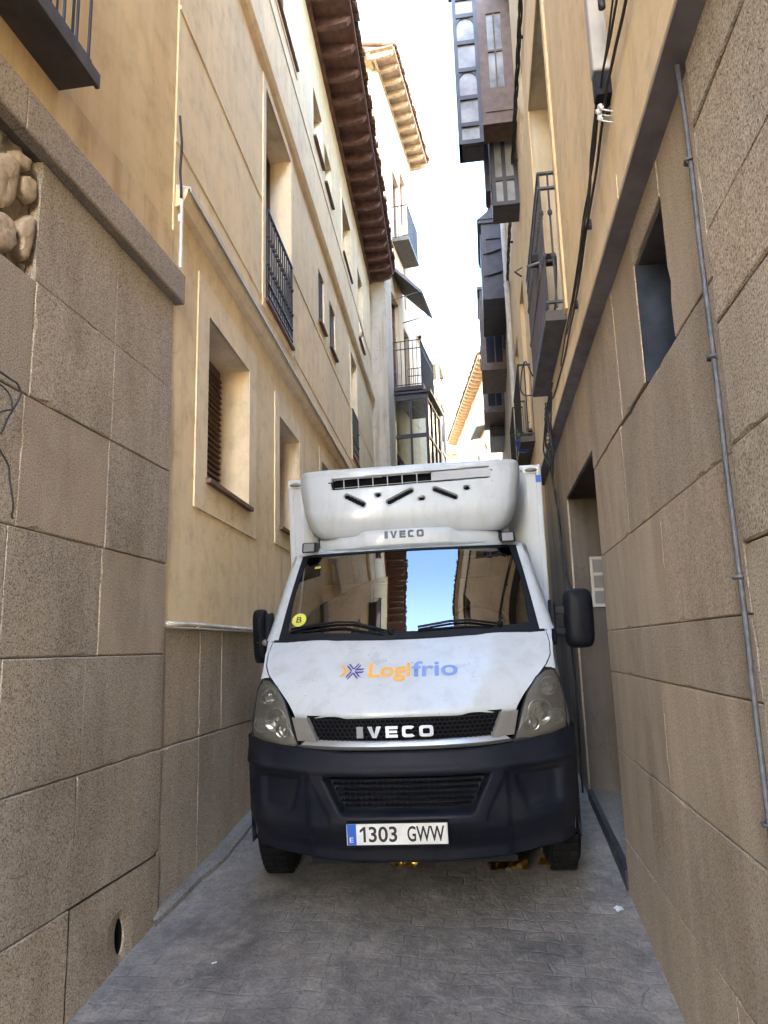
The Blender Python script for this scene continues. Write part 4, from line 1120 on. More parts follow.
    rows = [[(u * lerp(.51, .575, t), gy(u * .54) + .035, lerp(1.08, 1.222, t)) for u in [-1 + 2 * i / 30 for i in range(31)]] for t in (0, 1)]
    mb.grid(rows); mb.build('grille_backing', M['dark_inside'], gb)
    mb = MB()
    for r in range(5):
        z = 1.094 + r * .0235
        for c in range(-20, 21):
            x = c * .0285 + (.01425 if r % 2 else 0)
            if abs(x) > lerp(.485, .55, (z - 1.08) / .14): continue
            pts = []
            for q in range(6):
                a = R(60 * q + 30); pts.append((x + .0165 * math.cos(a), z + .0158 * math.sin(a)))
            for q in range(6):
                p, p2 = pts[q], pts[(q + 1) % 6]; mb.tube([(p[0], gy(p[0]) + .014, p[1]), (p2[0], gy(p2[0]) + .014, p2[1])], .0033, 4, cap=False)
    mb.build('grille_mesh', M['black_plastic'], gb, smooth=True)
    # chrome maker's letters on the mesh, drawn as wide square strokes
    def letters(x0, x1, z0, z1, fy, t, mat, parent, thick, nm):
        w = (x1 - x0); h = z1 - z0; gap = w * .055; unit = (w - 4 * gap) / (.55 + 1.15 + 1 + 1.05 + 1.15)
        s = h * .27; mb = MB(); x = x0
        def poly(pts):
            n = len(pts); a = [(p[0], fy(p[0], p[1]) - thick, p[1]) for p in pts]; c = [(p[0], fy(p[0], p[1]) + .002, p[1]) for p in pts]
            mb.add(a + c, [tuple(range(n))] + [(i, i + n, (i + 1) % n + n, (i + 1) % n) for i in range(n)])
        def rect(a, b, c, d): poly([(a, c), (b, c), (b, d), (a, d)])
        sw = s * 1.15
        wI = .55 * unit; rect(x, x + wI, z0, z1); x += wI + gap
        wV = 1.15 * unit; poly([(x, z1), (x + wV * .36, z0), (x + wV * .5, z0), (x + wV * .5, z0 + h * .30), (x + wV * .33, z1)]); poly([(x + wV, z1), (x + wV * .67, z1), (x + wV * .5, z0 + h * .30), (x + wV * .5, z0), (x + wV * .64, z0)]); x += wV + gap
        wE = unit; rect(x, x + sw, z0 + s, z1 - s); rect(x, x + wE, z0, z0 + s); rect(x, x + wE, z1 - s, z1); rect(x + sw, x + wE * .94, z0 + h * .385, z0 + h * .615); x += wE + gap
        def ring(x, w2, open_):
            cx_, cz_ = x + w2 / 2, (z0 + z1) / 2; n = 32; o, i = [], []
            for q in range(n + 1):
                a = 2 * math.pi * q / n; e = .45
                sg = lambda v: math.copysign(abs(v) ** e, v)
                o.append((cx_ + w2 / 2 * sg(math.cos(a)), cz_ + h / 2 * sg(math.sin(a)))); i.append((cx_ + (w2 / 2 - sw) * sg(math.cos(a)), cz_ + (h / 2 - s) * sg(math.sin(a))))
            for q in range(n):
                am = 2 * math.pi * (q + .5) / n
                if open_ and math.cos(am) > .6 and abs(math.sin(am)) < .62: continue
                poly([o[q], o[q + 1], i[q + 1], i[q]])
        ring(x, 1.05 * unit, True); x += 1.05 * unit + gap
        ring(x, 1.15 * unit, False)
        return mb.build(nm, mat, parent)
    letters(-.268, .176, 1.102, 1.167, lambda x, z: gy(x) + .004, 0, M['chrome'], gb, .012, 'chrome_lettering')
    # ---- bumper: one moulded skin
    def ztop(x): a = abs(x); return 1.016 + .026 * smooth(.3, .7, a) + .018 * smooth(.75, 1.0, a)
    def by(x, z):
        a = abs(x)
        y = .035 + .10 * (a / .70) ** 3 if a < .70 else .135 + (a - .70) * .45 + 1.15 * max(0, a - .86) ** 2 * 4
        y += .045 * smooth(.93, 1.06, z) + .09 * smooth(.62, .44, z)
        y += .018 * smooth(.905, .885, z) * smooth(.56, .60, a)
        # lower intake
        hw = lerp(.36, .475, max(0, min(1, (z - .66) / .22)))
        rec = smooth(hw + .012, hw - .012, a) * smooth(.665, .69, z) * smooth(.892, .872, z)
        y += .075 * rec
        # sculpted frame round it
        y -= .009 * (smooth(hw + .10, hw + .085, a) * smooth(.60, .63, z) * smooth(.925, .90, z)) * (1 - rec)
        # lamp pockets at the corners
        a0 = lerp(.685, .61, max(0, min(1, (z - .64) / .23)))
        pk = smooth(a0, a0 + .03, a) * smooth(.93, .85, a) * smooth(.655, .69, z) * smooth(.872, .855, z)
        y += .036 * pk
        y -= .012 * smooth(.945, .93, z) * smooth(.90, .915, z)
        return y
    mb = MB(); xs = [-1.012 + 2.024 * i / 200 for i in range(201)]
    rows = []
    for j in range(61):
        q = j / 60; row = []
        for sx_, xs_ in ((0, None),):
            xw = 1.012
            for dy in (.62, .55, .48, .43): z = .39 + (ztop(1.0) - .39) * q; row.append((-1.018, dy, z))
            for x in xs:
                zlo = .385 + .03 * abs(x) ** 3; z = zlo + (ztop(x) - zlo) * q; row.append((x, by(x, z), z))
            for dy in (.43, .48, .55, .62): z = .39 + (ztop(1.0) - .39) * q; row.append((1.018, dy, z))
        rows.append(row)
    mb.grid(rows)
    # top shelf back to the headlights
    mb.grid([[p for p in rows[-1]], [(p[0] * .985, p[1] + (.09 if abs(p[0]) < 1.01 else 0), p[2] + .004) for p in rows[-1]]])
    mb.grid([[p for p in rows[0]], [(p[0] * .97, max(p[1] + .10, .2), p[2] + .015) for p in rows[0]]])
    bp = mb.build('bumper', M['bumper'], T, smooth=True)
    mb = MB()
    for k2 in range(6):
        z = .705 + k2 * .031; hw = lerp(.36, .475, (z - .66) / .22) - .02; mb.grid([[(x, .035 + .10 * (abs(x) / .7) ** 3 + .048, z) for x in [-hw + 2 * hw * i / 12 for i in range(13)]], [(x, .035 + .10 * (abs(x) / .7) ** 3 + .038, z + .008) for x in [-hw + 2 * hw * i / 12 for i in range(13)]], [(x, .035 + .10 * (abs(x) / .7) ** 3 + .075, z + .012) for x in [-hw + 2 * hw * i / 12 for i in range(13)]]])
    for k2 in range(-12, 13): mb.box(k2 * .033 - .002, k2 * .033 + .002, .085 + .10 * (abs(k2 * .033) / .7) ** 3, .10 + .10 * (abs(k2 * .033) / .7) ** 3, .70, .87)
    mb.build('intake_slats', M['bumper'], bp)
    # ---- number plate
    mb = MB(); mb.box(-.343, .226, -.004, .034, .527, .647); pl = mb.build('number_plate', M['plate_white'], bp, bevel=.003)
    mb = MB(); mb.box(-.339, -.288, -.0065, -.0035, .531, .643); bl = mb.build('blue_band', M['plate_blue'], pl)
    lettering('E', M['plate_white'], bl, lambda u, v, t: Vector((-.326 + u, -.008, .545 + v)), .022, .028, .006)
    PF = lambda u0, v0: (lambda u, v, t: Vector((u0 + u, -.0062, v0 + v)))
    mb = MB(); u, v = -.268, .545
    mb.face([(u + px, -.0062, v + pz) for px, pz in ((.020, 0), (.034, 0), (.034, .084), (.022, .084), (.0, .066), (.0, .051), (.020, .064))]); mb.build('digit', M['text_black'], pl)
    lettering('303', M['text_black'], pl, PF(-.217, .544), .160, .086, .018)
    lettering('GWW', M['text_black'], pl, PF(.0, .544), .208, .086, .018)
    mb = MB()
    for (a, c, d, e) in ((-.345, .228, .523, .529), (-.345, .228, .645, .651)): mb.box(a, c, -.006, .034, d, e)
    mb.build('plate_frame', M['black_plastic'], pl)
    # ---- mirrors
    def mirror(sx, pts, y, arms, tilt):
        mb = MB(); (x0, x1, z0, z1) = pts
        rows = []
        for dy, ins in ((-.075, .05), (-.06, .022), (-.03, .004), (.03, 0), (.05, .004), (.055, .012)):
            row = []
            for q in range(28):
                a = 2 * math.pi * q / 28; e = .42; sg = lambda v: math.copysign(abs(v) ** e, v)
                row.append(((x0 + x1) / 2 + ((x1 - x0) / 2 - ins) * sg(math.cos(a)), y + dy + (tilt * ((x1 - x0) / 2) * sg(math.cos(a))), (z0 + z1) / 2 + ((z1 - z0) / 2 - ins) * sg(math.sin(a))))
            rows.append(row)
        b = len(mb.v); mb.grid(rows, closed=True); mb.f.append(tuple(b + k3 for k3 in range(28))); mb.m.append(0); e = b + 5 * 28; mb.f.append(tuple(e + k3 for k3 in range(28))); mb.m.append(0)
        mo = mb.build('wing_mirror', M['black_plastic'], T, smooth=True, auto=60)
        mb = MB()
        for p, q, r in arms: mb.obox(((Vector(p) + Vector(q)) / 2), (Vector(q) - Vector(p), Vector((0, 1, 0)), (Vector(q) - Vector(p)).cross(Vector((0, 1, 0)))), ((Vector(q) - Vector(p)).length / 2, .03, r))
        mb.box(sx * 1.0 - .015, sx * 1.0 + .015, .93, 1.08, 1.48, 1.78)
        mb.build('mirror_arm', M['black_plastic'], mo, bevel=.01)
        return mo
    mirror(1, (1.075, 1.278, 1.448, 1.852), .97, (((.985, 1.0, 1.71), (1.14, .98, 1.705), .028), ((.985, 1.0, 1.575), (1.14, .98, 1.56), .024)), .10)
    ml = mirror(-1, (-1.19, -1.06, 1.40, 1.80), 1.2, (((-1.0, 1.08, 1.70), (-1.10, 1.2, 1.69), .022), ((-1.0, 1.08, 1.56), (-1.10, 1.2, 1.55), .02)), -.5)
    mb = MB(); mb.tube([(-.985, .98, 1.565), (-1.06, 1.10, 1.562), (-1.12, 1.16, 1.56)], .024, 8); mb.build('chrome_hinge', M['silver'], ml, smooth=True)
    # ---- wipers
    for (pts) in (((-.80, .10), (-.48, .16), (-.36, .155), (-.10, .05)), ((.08, .085), (.30, .125), (.42, .125), (.62, .07))):
        mb = MB(); p = [screen(a / .875, t, .018) for a, t in pts]; mb.tube(p, .0085, 6); mb.tube([screen(pts[0][0] / .875, pts[0][1] - .03, .012), screen((pts[1][0] + pts[2][0]) / 2 / .875, pts[1][1] - .05, .012), screen((pts[3][0] - .05) / .875, pts[3][1] - .02, .012)], .007, 6)
        b = pts[3]; mb.lathe([(.02, -.01), (.02, .02), (.012, .03)], screen(b[0] / .875, b[1], .01), (0, -.7, .7), 12)
        mb.build('wiper', M['black_plastic'], T, smooth=True)
    # scuttle panel
    mb = MB(); mb.grid([[(u * .92, .70 + .095 * abs(u) ** 2.4 + dy, 1.588 + .012 * u * u + dz) for u in [-1 + 2 * i / 24 for i in range(25)]] for dy, dz in ((-.018, -.006), (-.004, .004), (.012, .008))]); mb.build('scuttle', M['black_plastic'], T, smooth=True)
    # ---- roof marker lamps
    for sx in (-1, 1):
        mb = MB(); x = sx * .755; mb.prism([(1.30, 2.205), (1.44, 2.215), (1.44, 2.285), (1.34, 2.285)], x - .055, x + .055, 'x'); o = mb.build('marker_lamp', M['black_plastic'], T, bevel=.012)
        mb = MB(); mb.prism([(1.292, 2.215), (1.31, 2.212), (1.345, 2.278), (1.326, 2.278)], x - .042, x + .042, 'x'); mb.build('lens', M['lamp_grey'], o, bevel=.006)
    # ---- wind deflector on the roof
    prof = [(2.305, 1.41, .69, 1.62), (2.315, 1.380, .715, 1.70), (2.335, 1.365, .750, 1.78), (2.37, 1.354, .785, 1.9), (2.42, 1.345, .815, 1.98), (2.46, 1.340, .832, 1.99), (2.51, 1.347, .848, 1.99)]
    z = 2.51
    while z < 2.80: z += .0075; prof.append((z, 1.347 + (z - 2.51) * .30 + .25 * max(0, z - 2.62) ** 2, .848 + .038 * smooth(2.51, 2.76, z), 1.99))
    for a in (15, 32, 50, 68, 84): prof.append((2.80 + .055 * math.sin(R(a)), 1.4425 + .040 * (1 - math.cos(R(a))) , .886 - .028 * (1 - math.cos(R(a))), 1.99))
    prof += [(2.862, 1.60, .85, 1.99), (2.872, 1.80, .84, 1.99), (2.872, 1.985, .83, 1.99)]
    caps = [((-.475, 2.624), (-.350, 2.556), .021), ((-.145, 2.560), (.026, 2.641), .021), ((.214, 2.640), (.360, 2.570), .021), ((-.238, 2.621), (-.222, 2.623), .017), ((.098, 2.573), (.116, 2.575), .017), ((.446, 2.636), (.464, 2.638), .017)]
    def seg_d(px, pz, a, b):
        vx, vz = b[0] - a[0], b[1] - a[1]; t = max(0, min(1, ((px - a[0]) * vx + (pz - a[1]) * vz) / (vx * vx + vz * vz))); return math.hypot(px - a[0] - vx * t, pz - a[1] - vz * t)
    def recess(x, z):
        for a, b, r in caps:
            d = seg_d(x, z, a, b)
            if d < r + .006: return .035 * smooth(r + .005, r - .005, d)
        zc = 2.741 + .020 * x
        d = max(abs(x - .018) - .61, abs(z - zc) - .042)
        d += max(0, (.55 - (.61 - abs(abs(x - .018) - 0))) ) * 0
        if d < .008: return .06 * smooth(.006, -.006, d)
        return 0
    NX = 300; us = [-.90 + 1.8 * i / NX for i in range(NX + 1)]
    side = [R(a) for a in (8, 20, 33, 47, 62, 76, 90)]
    mb = MB(); rows = []; dark = []
    for (z, y, w, yk) in prof:
        row = []; drow = []
        n_ = 7.5
        def plan(u): return (1 - abs(u) ** n_) ** (1 / n_)
        uu = .90; c90 = plan(uu)
        dep = max(.02, yk - y)
        left = []
        for a in side:
            t = (1 - a / R(90))
            c = c90 * t; u = (1 - c ** n_) ** (1 / n_); left.append((u, c))
        for u, c in reversed(left): row.append((-u * w, yk - dep * c, z)); drow.append(0)
        for u in us:
            x = u * w; r_ = recess(x, z) if 2.5 < z < 2.82 else 0
            row.append((x, yk - dep * plan(u) + r_, z)); drow.append(r_)
        for u, c in left: row.append((u * w, yk - dep * c, z)); drow.append(0)
        rows.append(row); dark.append(drow)
    mb.grid(rows, lambda i, j: 1 if min(dark[i][j], dark[i + 1][j], dark[i][j + 1], dark[i + 1][j + 1]) > .022 else 0)
    fa = mb.build('wind_deflector', [P, M['dark_inside']], T, smooth=True, auto=55)
    fa.location.x = .022
    # grille inside the long slot: white louvre frames on the left, a pale cover on the right
    def fy(x, z): return 1.347 + (z - 2.51) * .30 + .25 * max(0, z - 2.62) ** 2 + (1.99 - 1.42) * (1 - (1 - abs(x / .880) ** 7.5) ** (1 / 7.5))
    mb = MB()
    for x in [-.50 + .115 * k3 for k3 in range(7)]:
        zc = 2.741 + .02 * x; mb.box(x - .0035, x + .0035, fy(x, zc) + .022, fy(x, zc) + .035, zc - .036, zc + .036)
    for dz in (-.030, .034):
        mb.grid([[(x, fy(x, 2.74) + .012 + dy, 2.741 + .02 * x + dz + dzz) for x in [-.575 + .8 * i / 16 for i in range(17)]] for dy, dzz in ((.012, 0), (.012, .004), (.03, .004))])
    mb.build('louvre', M['cover_grey'], fa)
    mb = MB(); rows = []
    for i in range(17):
        x = .19 + .455 * i / 16; zc = 2.741 + .02 * x; fr = -.006
        rows.append([(x, fy(x, zc) + .03, zc - .038), (x, fy(x, zc - .038) + fr, zc - .036), (x, fy(x, zc + .038) + fr, zc + .036), (x, fy(x, zc) + .03, zc + .038)])
    mb.grid(rows); mb.build('slot_cover', M['cover_grey'], fa, auto=30)
    mb = MB()
    for x, s in ((-.602, 1), (.640, 1)):
        zc = 2.741 + .02 * x; mb.box(x - .02, x + .02, fy(x, zc) + .004, fy(x, zc) + .03, zc - .022, zc + .022)
    mb.build('slot_clip', M['black_plastic'], fa, bevel=.006)
    # lower lip with raised middle carrying the small dark letters
    mb = MB(); rows = []
    def ltop(x): a = abs(x); return 2.315 + .040 * smooth(.40, .32, a)
    def ly(x): return 1.318 + .16 * (abs(x) / .70) ** 4
    LX = [-.695 + 1.39 * i / 70 for i in range(71)]
    for q in range(7):
        t = q / 6; rows.append([(x, ly(x) + .055 * (t - .3) ** 2 + (.02 if q in (0, 6) else 0), lerp(2.200 + .012 * (1 - (x / .7) ** 2), ltop(x), t)) for x in LX])
    rows.append([(x, ly(x) + .12, ltop(x) + .006) for x in LX]); rows.insert(0, [(x, ly(x) + .12, 2.20) for x in LX])
    mb.grid(rows)
    for sx in (-1, 1): mb.grid([[(sx * .695, ly(.695) + d, z) for z in (2.205, 2.315)] for d in (.01, .15, .35)])
    for sx in (-1, 1):     # stay between roof and deflector
        mb.prism([(1.55, 2.22), (1.95, 2.25), (1.95, 2.55), (1.72, 2.45)], sx * .76 - .03, sx * .76 + .03, 'x')
    lp = mb.build('deflector_lip', P, T, smooth=True, auto=40)
    letters(-.168, .132, 2.282, 2.338, lambda x, z: ly(x) + .055 * ((z - 2.21) / .145 - .3) ** 2 - .002, 0, M['text_dark'], lp, .006, 'dark_lettering')
    # ---- cargo box
    X0, X1, Z0, Z1, YA, YB = -1.055, 1.115, .80, 2.855, 1.985, 5.6
    mb = MB(); mb.box(X0 + .02, X1 - .02, YA + .01, YB - .01, Z0 + .02, Z1 - .02); cb = mb.build('cargo_box', M['box_white'], T)
    mb = MB(); t = .05
    for x in (X0, X1 - t): mb.box(x, x + t, YA, YA + t, Z0, Z1); mb.box(x, x + t, YB - t, YB, Z0, Z1)
    for z in (Z0, Z1 - t):
        mb.box(X0 + t, X1 - t, YA + .002, YA + t, z, z + t); mb.box(X0 + t, X1 - t, YB - t, YB, z, z + t)
        for x in (X0, X1 - t): mb.box(x, x + t, YA + t, YB - t, z, z + t)
    mb.build('corner_rail', M['box_white'], cb, bevel=.015, seg=3)
    for x in (X0 + .115, X1 - .115):
        mb = MB(); mb.box(x - .004, x + .004, YA + .004, YA + .012, Z0 + t, Z1 - t); mb.build('panel_joint', M['alu'], cb)
    for x in (X0 + .075, X1 - .085):
        mb = MB(); mb.box(x - .072, x + .072, YA - .006, YA + .004, Z1 - .075, Z1 - .012); cp = mb.build('corner_cap', M['alu'], cb, bevel=.006)
        mb = MB(); mb.lathe([(.052, 0), (.05, .012), (.03, .02), (.004, .022)], (0, 0, 0), (0, -1, 0), 20)
        for i, v in enumerate(mb.v): mb.v[i] = (x + v[0], YA - .007 + v[1], Z1 - .045 + v[2] * .36)
        mb.build('marker_lens', M['lamp_grey'], cp, smooth=True)
    mb = MB(); mb.box(X1 - .05, X1 - .008, YA - .004, YA + .002, Z1 - .15, Z1 - .09); mb.build('blue_label', M['plate_blue'], cb)
    # ---- wheels and chassis
    def wheel(x, y, w=.205, r=.375):
        s = 1 if x > 0 else -1
        mb = MB(); mb.lathe([(.20, -w / 2), (r - .05, -w / 2), (r - .015, -w / 2 + .025), (r, -w / 2 + .06), (r, w / 2 - .06), (r - .015, w / 2 - .025), (r - .05, w / 2), (.20, w / 2)], (x, y, r), (1, 0, 0), 40, cap=False)
        for k3 in range(40):
            a = 2 * math.pi * k3 / 40
            for off in (-.055, 0, .055): mb.obox((x + off, y + (r + .001) * math.cos(a), r + (r + .001) * math.sin(a)), ((1, 0, 0), (0, -math.sin(a), math.cos(a)), (0, math.cos(a), math.sin(a))), (.022, .022, .006))
        wo = mb.build('wheel', M['rubber'], T, auto=40)
        mb = MB(); mb.lathe([(.205, -w / 2 + .02), (.205, w / 2 - .02)], (x, y, r), (1, 0, 0), 32); mb.lathe([(.08, .0), (.08, .05), (.05, .07)], (x + s * w * .3, y, r), (s, 0, 0), 20); mb.build('rim', M['steel_rim'], wo, auto=40)
    for x in (-.955, .945): wheel(x, 1.0)
    for x in (-.93, -.70, .70, .93): wheel(x, 4.4)
    mb = MB(); mb.box(-.42, -.32, .55, 5.5, .52, .68); mb.box(.32, .42, .55, 5.5, .52, .68)
    mb.box(-.30, .30, .45, 1.8, .42, .75); mb.box(-.80, .80, .92, 1.08, .32, .44); mb.box(-.8, .8, 4.33, 4.47, .30, .45); mb.box(-.55, .55, .30, .40, .50, .95); mb.box(-.62, .62, .32, 1.9, .30, .34); mb.box(-.98, .98, 1.5, 1.53, .16, .8)
    mb.lathe([(.16, -.18), (.16, .18)], (0, 4.4, .38), (0, 1, 0), 20); mb.box(-.05, .05, 1.8, 4.3, .40, .48); mb.box(.45, .9, 2.4, 3.3, .45, .78); mb.box(-.9, -.45, 2.6, 3.2, .45, .78)
    mb.box(-.95, .95, 2.0, 5.55, .72, .80)
    mb.build('chassis', M['black_plastic'], T)
    for sx in (-1, 1):
        mb = MB(); mb.tube([(sx * .955 + dx, 1.0 + .47 * math.cos(R(a)), .38 + .45 * math.sin(R(a))) for dx in (0,) for a in range(0, 181, 15)], .03, 6); mb.build('wheel_arch', M['black_plastic'], T, smooth=True)
        mb = MB(); mb.box(sx * .72 - .0, sx * .72 + .02, .55, 1.5, .45, 1.0); mb.box(min(sx * .72, sx * .99), max(sx * .72, sx * .99), .50, .53, .48, 1.0); mb.build('inner_wing', M['black_plastic'], T)
    return T
truck()

# ------------------------------------------------------------------ small things
def right_pipe():
    mb = MB(); pts = [(.752, 2.29 + .004 * math.sin(k * 2.1), .15 + k * .25) for k in range(16)] + [(.745, 2.29, 4.10)]
    mb.tube(pts, .0085, 10)
    for z in (.9, 1.6, 2.3, 3.0, 3.7): mb.tube([(.755, 2.27, z), (.735, 2.285, z), (.74, 2.31, z), (.77, 2.315, z)], .006, 6)
    return tag(mb.build('lead_pipe', M['lead'], smooth=True), 'slim lead coloured pipe running straight down the near right granite wall', 'pipe')
right_pipe()
def wavy(pts, n=40, amp=.01, seed=1):
    rnd = random.Random(seed); out = []; ph = [rnd.uniform(0, 6) for _ in range(6)]
    m = len(pts) - 1
    for i in range(n * m + 1):
        t = i / n; k = min(int(t), m - 1); f = t - k
        p0, p1, p2, p3 = (Vector(pts[max(0, k - 1)]), Vector(pts[k]), Vector(pts[k + 1]), Vector(pts[min(m, k + 2)]))
        q = .5 * ((2 * p1) + (p2 - p0) * f + (2 * p0 - 5 * p1 + 4 * p2 - p3) * f * f + (3 * p1 - p0 - 3 * p2 + p3) * f ** 3)
        q += Vector((0, math.sin(t * 5 + ph[0]) * amp, math.sin(t * 4.2 + ph[1]) * amp + math.sin(t * 9 + ph[2]) * amp * .4))
        out.append(q)
    return out
def cables():
    x = .735
    mb = MB()
    mb.tube(wavy([(x, -3, 5.25), (x, 1.5, 5.05), (x, 2.75, 4.86), (x - .01, 3.23, 4.84), (x, 3.66, 4.76), (x, 4.18, 4.66), (x, 4.85, 4.53), (x, 5.7, 4.44), (x - .03, 6.6, 4.36)], 12, .008, 1), .0075, 6)
    mb.tube(wavy([(x - .02, -3, 5.30), (x - .02, 1.5, 5.12), (x - .02, 2.75, 4.93), (x - .03, 3.23, 4.90), (x - .02, 3.66, 4.79), (x - .02, 4.18, 4.69), (x - .02, 4.85, 4.55), (x - .02, 5.9, 4.42)], 12, .014, 2), .006, 6)
    mb.tube(wavy([(x - .015, 1.2, 5.6), (x - .015, 2.6, 5.1), (x - .02, 3.35, 4.93), (x - .015, 4.3, 4.63), (x - .015, 5.4, 4.46)], 12, .016, 3), .005, 6)
    for y, z in ((3.4, 4.82), (4.2, 4.66), (5.0, 4.52)): mb.box(.735, .80, y - .01, y + .01, z - .03, z + .03)
    tag(mb.build('cable_bundle', M['cable'], smooth=True), 'black cable bundle sagging along the ochre plaster just above the right cornice', 'cable')
    mb = MB()
    for s in range(3):
        pts = [(.745 + .02 * math.cos(k * 1.1 + s * 2.1) - .03, -2 + k * .2, 9.1 + .025 * math.sin(k * 1.1 + s * 2.1) + .04 * math.sin(k * .13)) for k in range(100)]
        mb.tube(pts, .012, 6)
    for k in range(7): mb.box(.70, .80, 3 + k * 2.2, 3.03 + k * 2.2, 9.07, 9.10)
    tag(mb.build('twisted_cable', M['cable'], smooth=True), 'thick twisted black cable fixed high along the right facades beside the sky', 'cable')
    mb = MB(); z0 = 4.30
    mb.tube(wavy([(.69, 6.55, 4.42), (.66, 6.72, 4.15), (.67, 6.60, 3.85), (.665, 6.75, 3.62), (.67, 6.58, 3.42), (.68, 6.56, 3.0), (.695, 6.30, 2.62), (.74, 6.1, 2.5)], 12, .012, 5), .009, 6)
    mb.tube(wavy([(.70, 6.5, 4.5), (.64, 6.8, 4.2), (.62, 6.95, 3.95), (.66, 6.78, 3.78), (.67, 6.66, 4.1), (.69, 6.52, 4.40)], 12, .014, 6), .008, 6)
    mb.tube(wavy([(.69, 6.75, 4.45), (.65, 7.0, 4.15), (.66, 6.9, 3.9), (.67, 6.8, 3.60), (.68, 6.62, 3.3), (.70, 6.70, 2.9), (.72, 6.72, 2.2), (.73, 6.73, 1.5), (.72, 6.70, .85)], 12, .012, 7), .009, 6)
    for k in range(4):
        c = Vector((.66, 6.75 + k * .05, 4.22 - k * .03)); mb.tube([c + Vector((.02 * math.sin(a * 2), .12 * math.cos(a) * (1 - .1 * k), .16 * math.sin(a))) for a in [2 * math.pi * q / 24 for q in range(25)]], .006, 6)
    tag(mb.build('cable_coil', M['cable'], smooth=True), 'loose coils of black cable hanging from the balcony down across the doorway', 'cable')
    mb = MB()
    mb.tube(wavy([(.60, 7.4, 4.9), (.55, 7.7, 5.2), (.50, 7.9, 4.95), (.60, 7.6, 4.75), (.66, 7.2, 4.72), (.69, 6.4, 4.74), (.70, 5.75, 4.95), (.72, 5.7, 5.3)], 12, .01, 9), .008, 6)
    tag(mb.build('cable_loop', M['cable'], smooth=True), 'single cable loop sticking out under the shallow balcony', 'cable')
    # left wall
    mb = MB()
    mb.tube(wavy([(-2.085, 1.9, 3.42), (-2.075, 2.7, 3.36), (-2.06, 2.86, 3.33), (-2.07, 2.80, 3.15), (-2.075, 2.74, 3.05), (-2.07, 2.83, 2.96), (-2.06, 2.86, 2.80), (-2.08, 2.90, 2.73)], 10, 0.006, 11), .0045, 6)
    mb.tube(wavy([(-2.08, 2.0, 3.36), (-2.07, 2.72, 3.30), (-2.05, 2.80, 3.22), (-2.07, 2.72, 3.16)], 10, 0.006, 12), .004, 6)
    tag(mb.build('broken_cable', M['cable'], smooth=True), 'broken black cable ends dangling from the left granite wall at the photo edge', 'cable')
    mb = MB()
    mb.tube(wavy([(-2.07, 4.46, 6.05), (-2.055, 4.47, 5.85), (-2.07, 4.50, 5.6), (-2.06, 4.50, 5.40)], 10, .004, 13), .010, 6)
    tag(mb.build('corner_cable', M['cable'], smooth=True), 'short black cable at the corner where the yellow and cream plaster meet', 'cable')
    mb = MB(); mb.tube([(-2.055, 4.50, 5.38), (-2.055, 4.505, 4.84)], .012, 8); mb.box(-2.075, -2.045, 4.488, 4.515, 5.2, 5.26)
    tag(mb.build('white_conduit', M['white_plastic'], smooth=False), 'short white conduit standing on the granite string course at the left corner', 'pipe')
cables()
def junction_box():
    b = empty('junction_box', (.715, 3.36, 4.98), 0, 'long grey junction box with white insulators, high on the right plaster wall', 'electrical box')
    mb = MB(); mb.box(-.04, .05, -.045, .045, .0, 1.0); mb.box(-.045, .0, -.05, .05, .96, 1.0); mb.build('case', M['box_grey'], b, bevel=.012)
    mb = MB(); mb.box(-.035, .05, -.04, .04, -.14, -.002); mb.build('terminal_block', M['black_plastic'], b, bevel=.01)
    mb = MB()
    for y, z in ((-.03, -.22), (.03, -.20), (.0, -.26)): mb.lathe([(.006, 0), (.015, .008), (.009, .016), (.015, .024), (.007, .032)], (-.01, y, z), (-.5, 0, 1), 12); mb.tube([(-.01, y, z), (.05, y, z - .02)], .004, 6)
    mb.build('insulator', M['white_plastic'], b, smooth=True)
junction_box()
def hanging_wires():
    mb = MB(); mb.tube(wavy([(.70, 3.05, 6.2), (.70, 3.08, 5.6), (.70, 3.10, 5.2)], 10, .006, 15), .008, 6); mb.lathe([(.006, 0), (.018, .01), (.018, .07), (.006, .08)], (.70, 3.10, 5.12), (0, 0, 1), 10)
    tag(mb.build('dangling_wire', M['cable'], smooth=True), 'black wire with a plug end dangling right of the grey junction box', 'cable')
    mb = MB(); mb.tube(wavy([(.70, 3.42, 4.9), (.69, 3.6, 4.75), (.70, 3.9, 4.62), (.71, 4.3, 4.62), (.71, 5.0, 4.50)], 10, .01, 16), .007, 6)
    tag(mb.build('feed_cable', M['cable'], smooth=True), 'thin black cable dropping from the insulators of the junction box', 'cable')
hanging_wires()
def meter():
    b = empty('meter_cabinet', (1.0, 6.738, 2.43), 0, 'pale grey meter cabinet on the far side of the deep doorway', 'electrical box')
    mb = MB(); frame_boxes(mb, -.07, .20, 0, .45, .022, -.05, 0); mb.box(-.07, .20, -.02, 0, 0, .45); mb.build('case', M['box_grey'], b)
    mb = MB()
    for z in (.03, .17, .31): mb.box(-.04, .17, -.035, -.02, z, z + .11)
    mb.build('grey_panel', M['cable_grey'], b)
meter()
def lamp_device():
    b = empty('cable_clamp', (.66, 6.05, 5.42), 0, 'dark clamp with grey ties holding cables beside the shallow balcony', 'cable clamp')
    mb = MB(); mb.box(-.12, .10, -.06, .06, .02, .09); mb.build('bracket', M['black_plastic'], b, bevel=.01)
    mb = MB(); mb.tube([(-.16, -.05, -.02), (-.05, -.07, 0), (.1, -.07, .01)], .014, 8); mb.tube([(-.2, -.03, -.01), (-.26, .05, .0), (-.2, .09, -.03)], .008, 6); mb.build('tie', M['cable_grey'], b, smooth=True)
lamp_device()
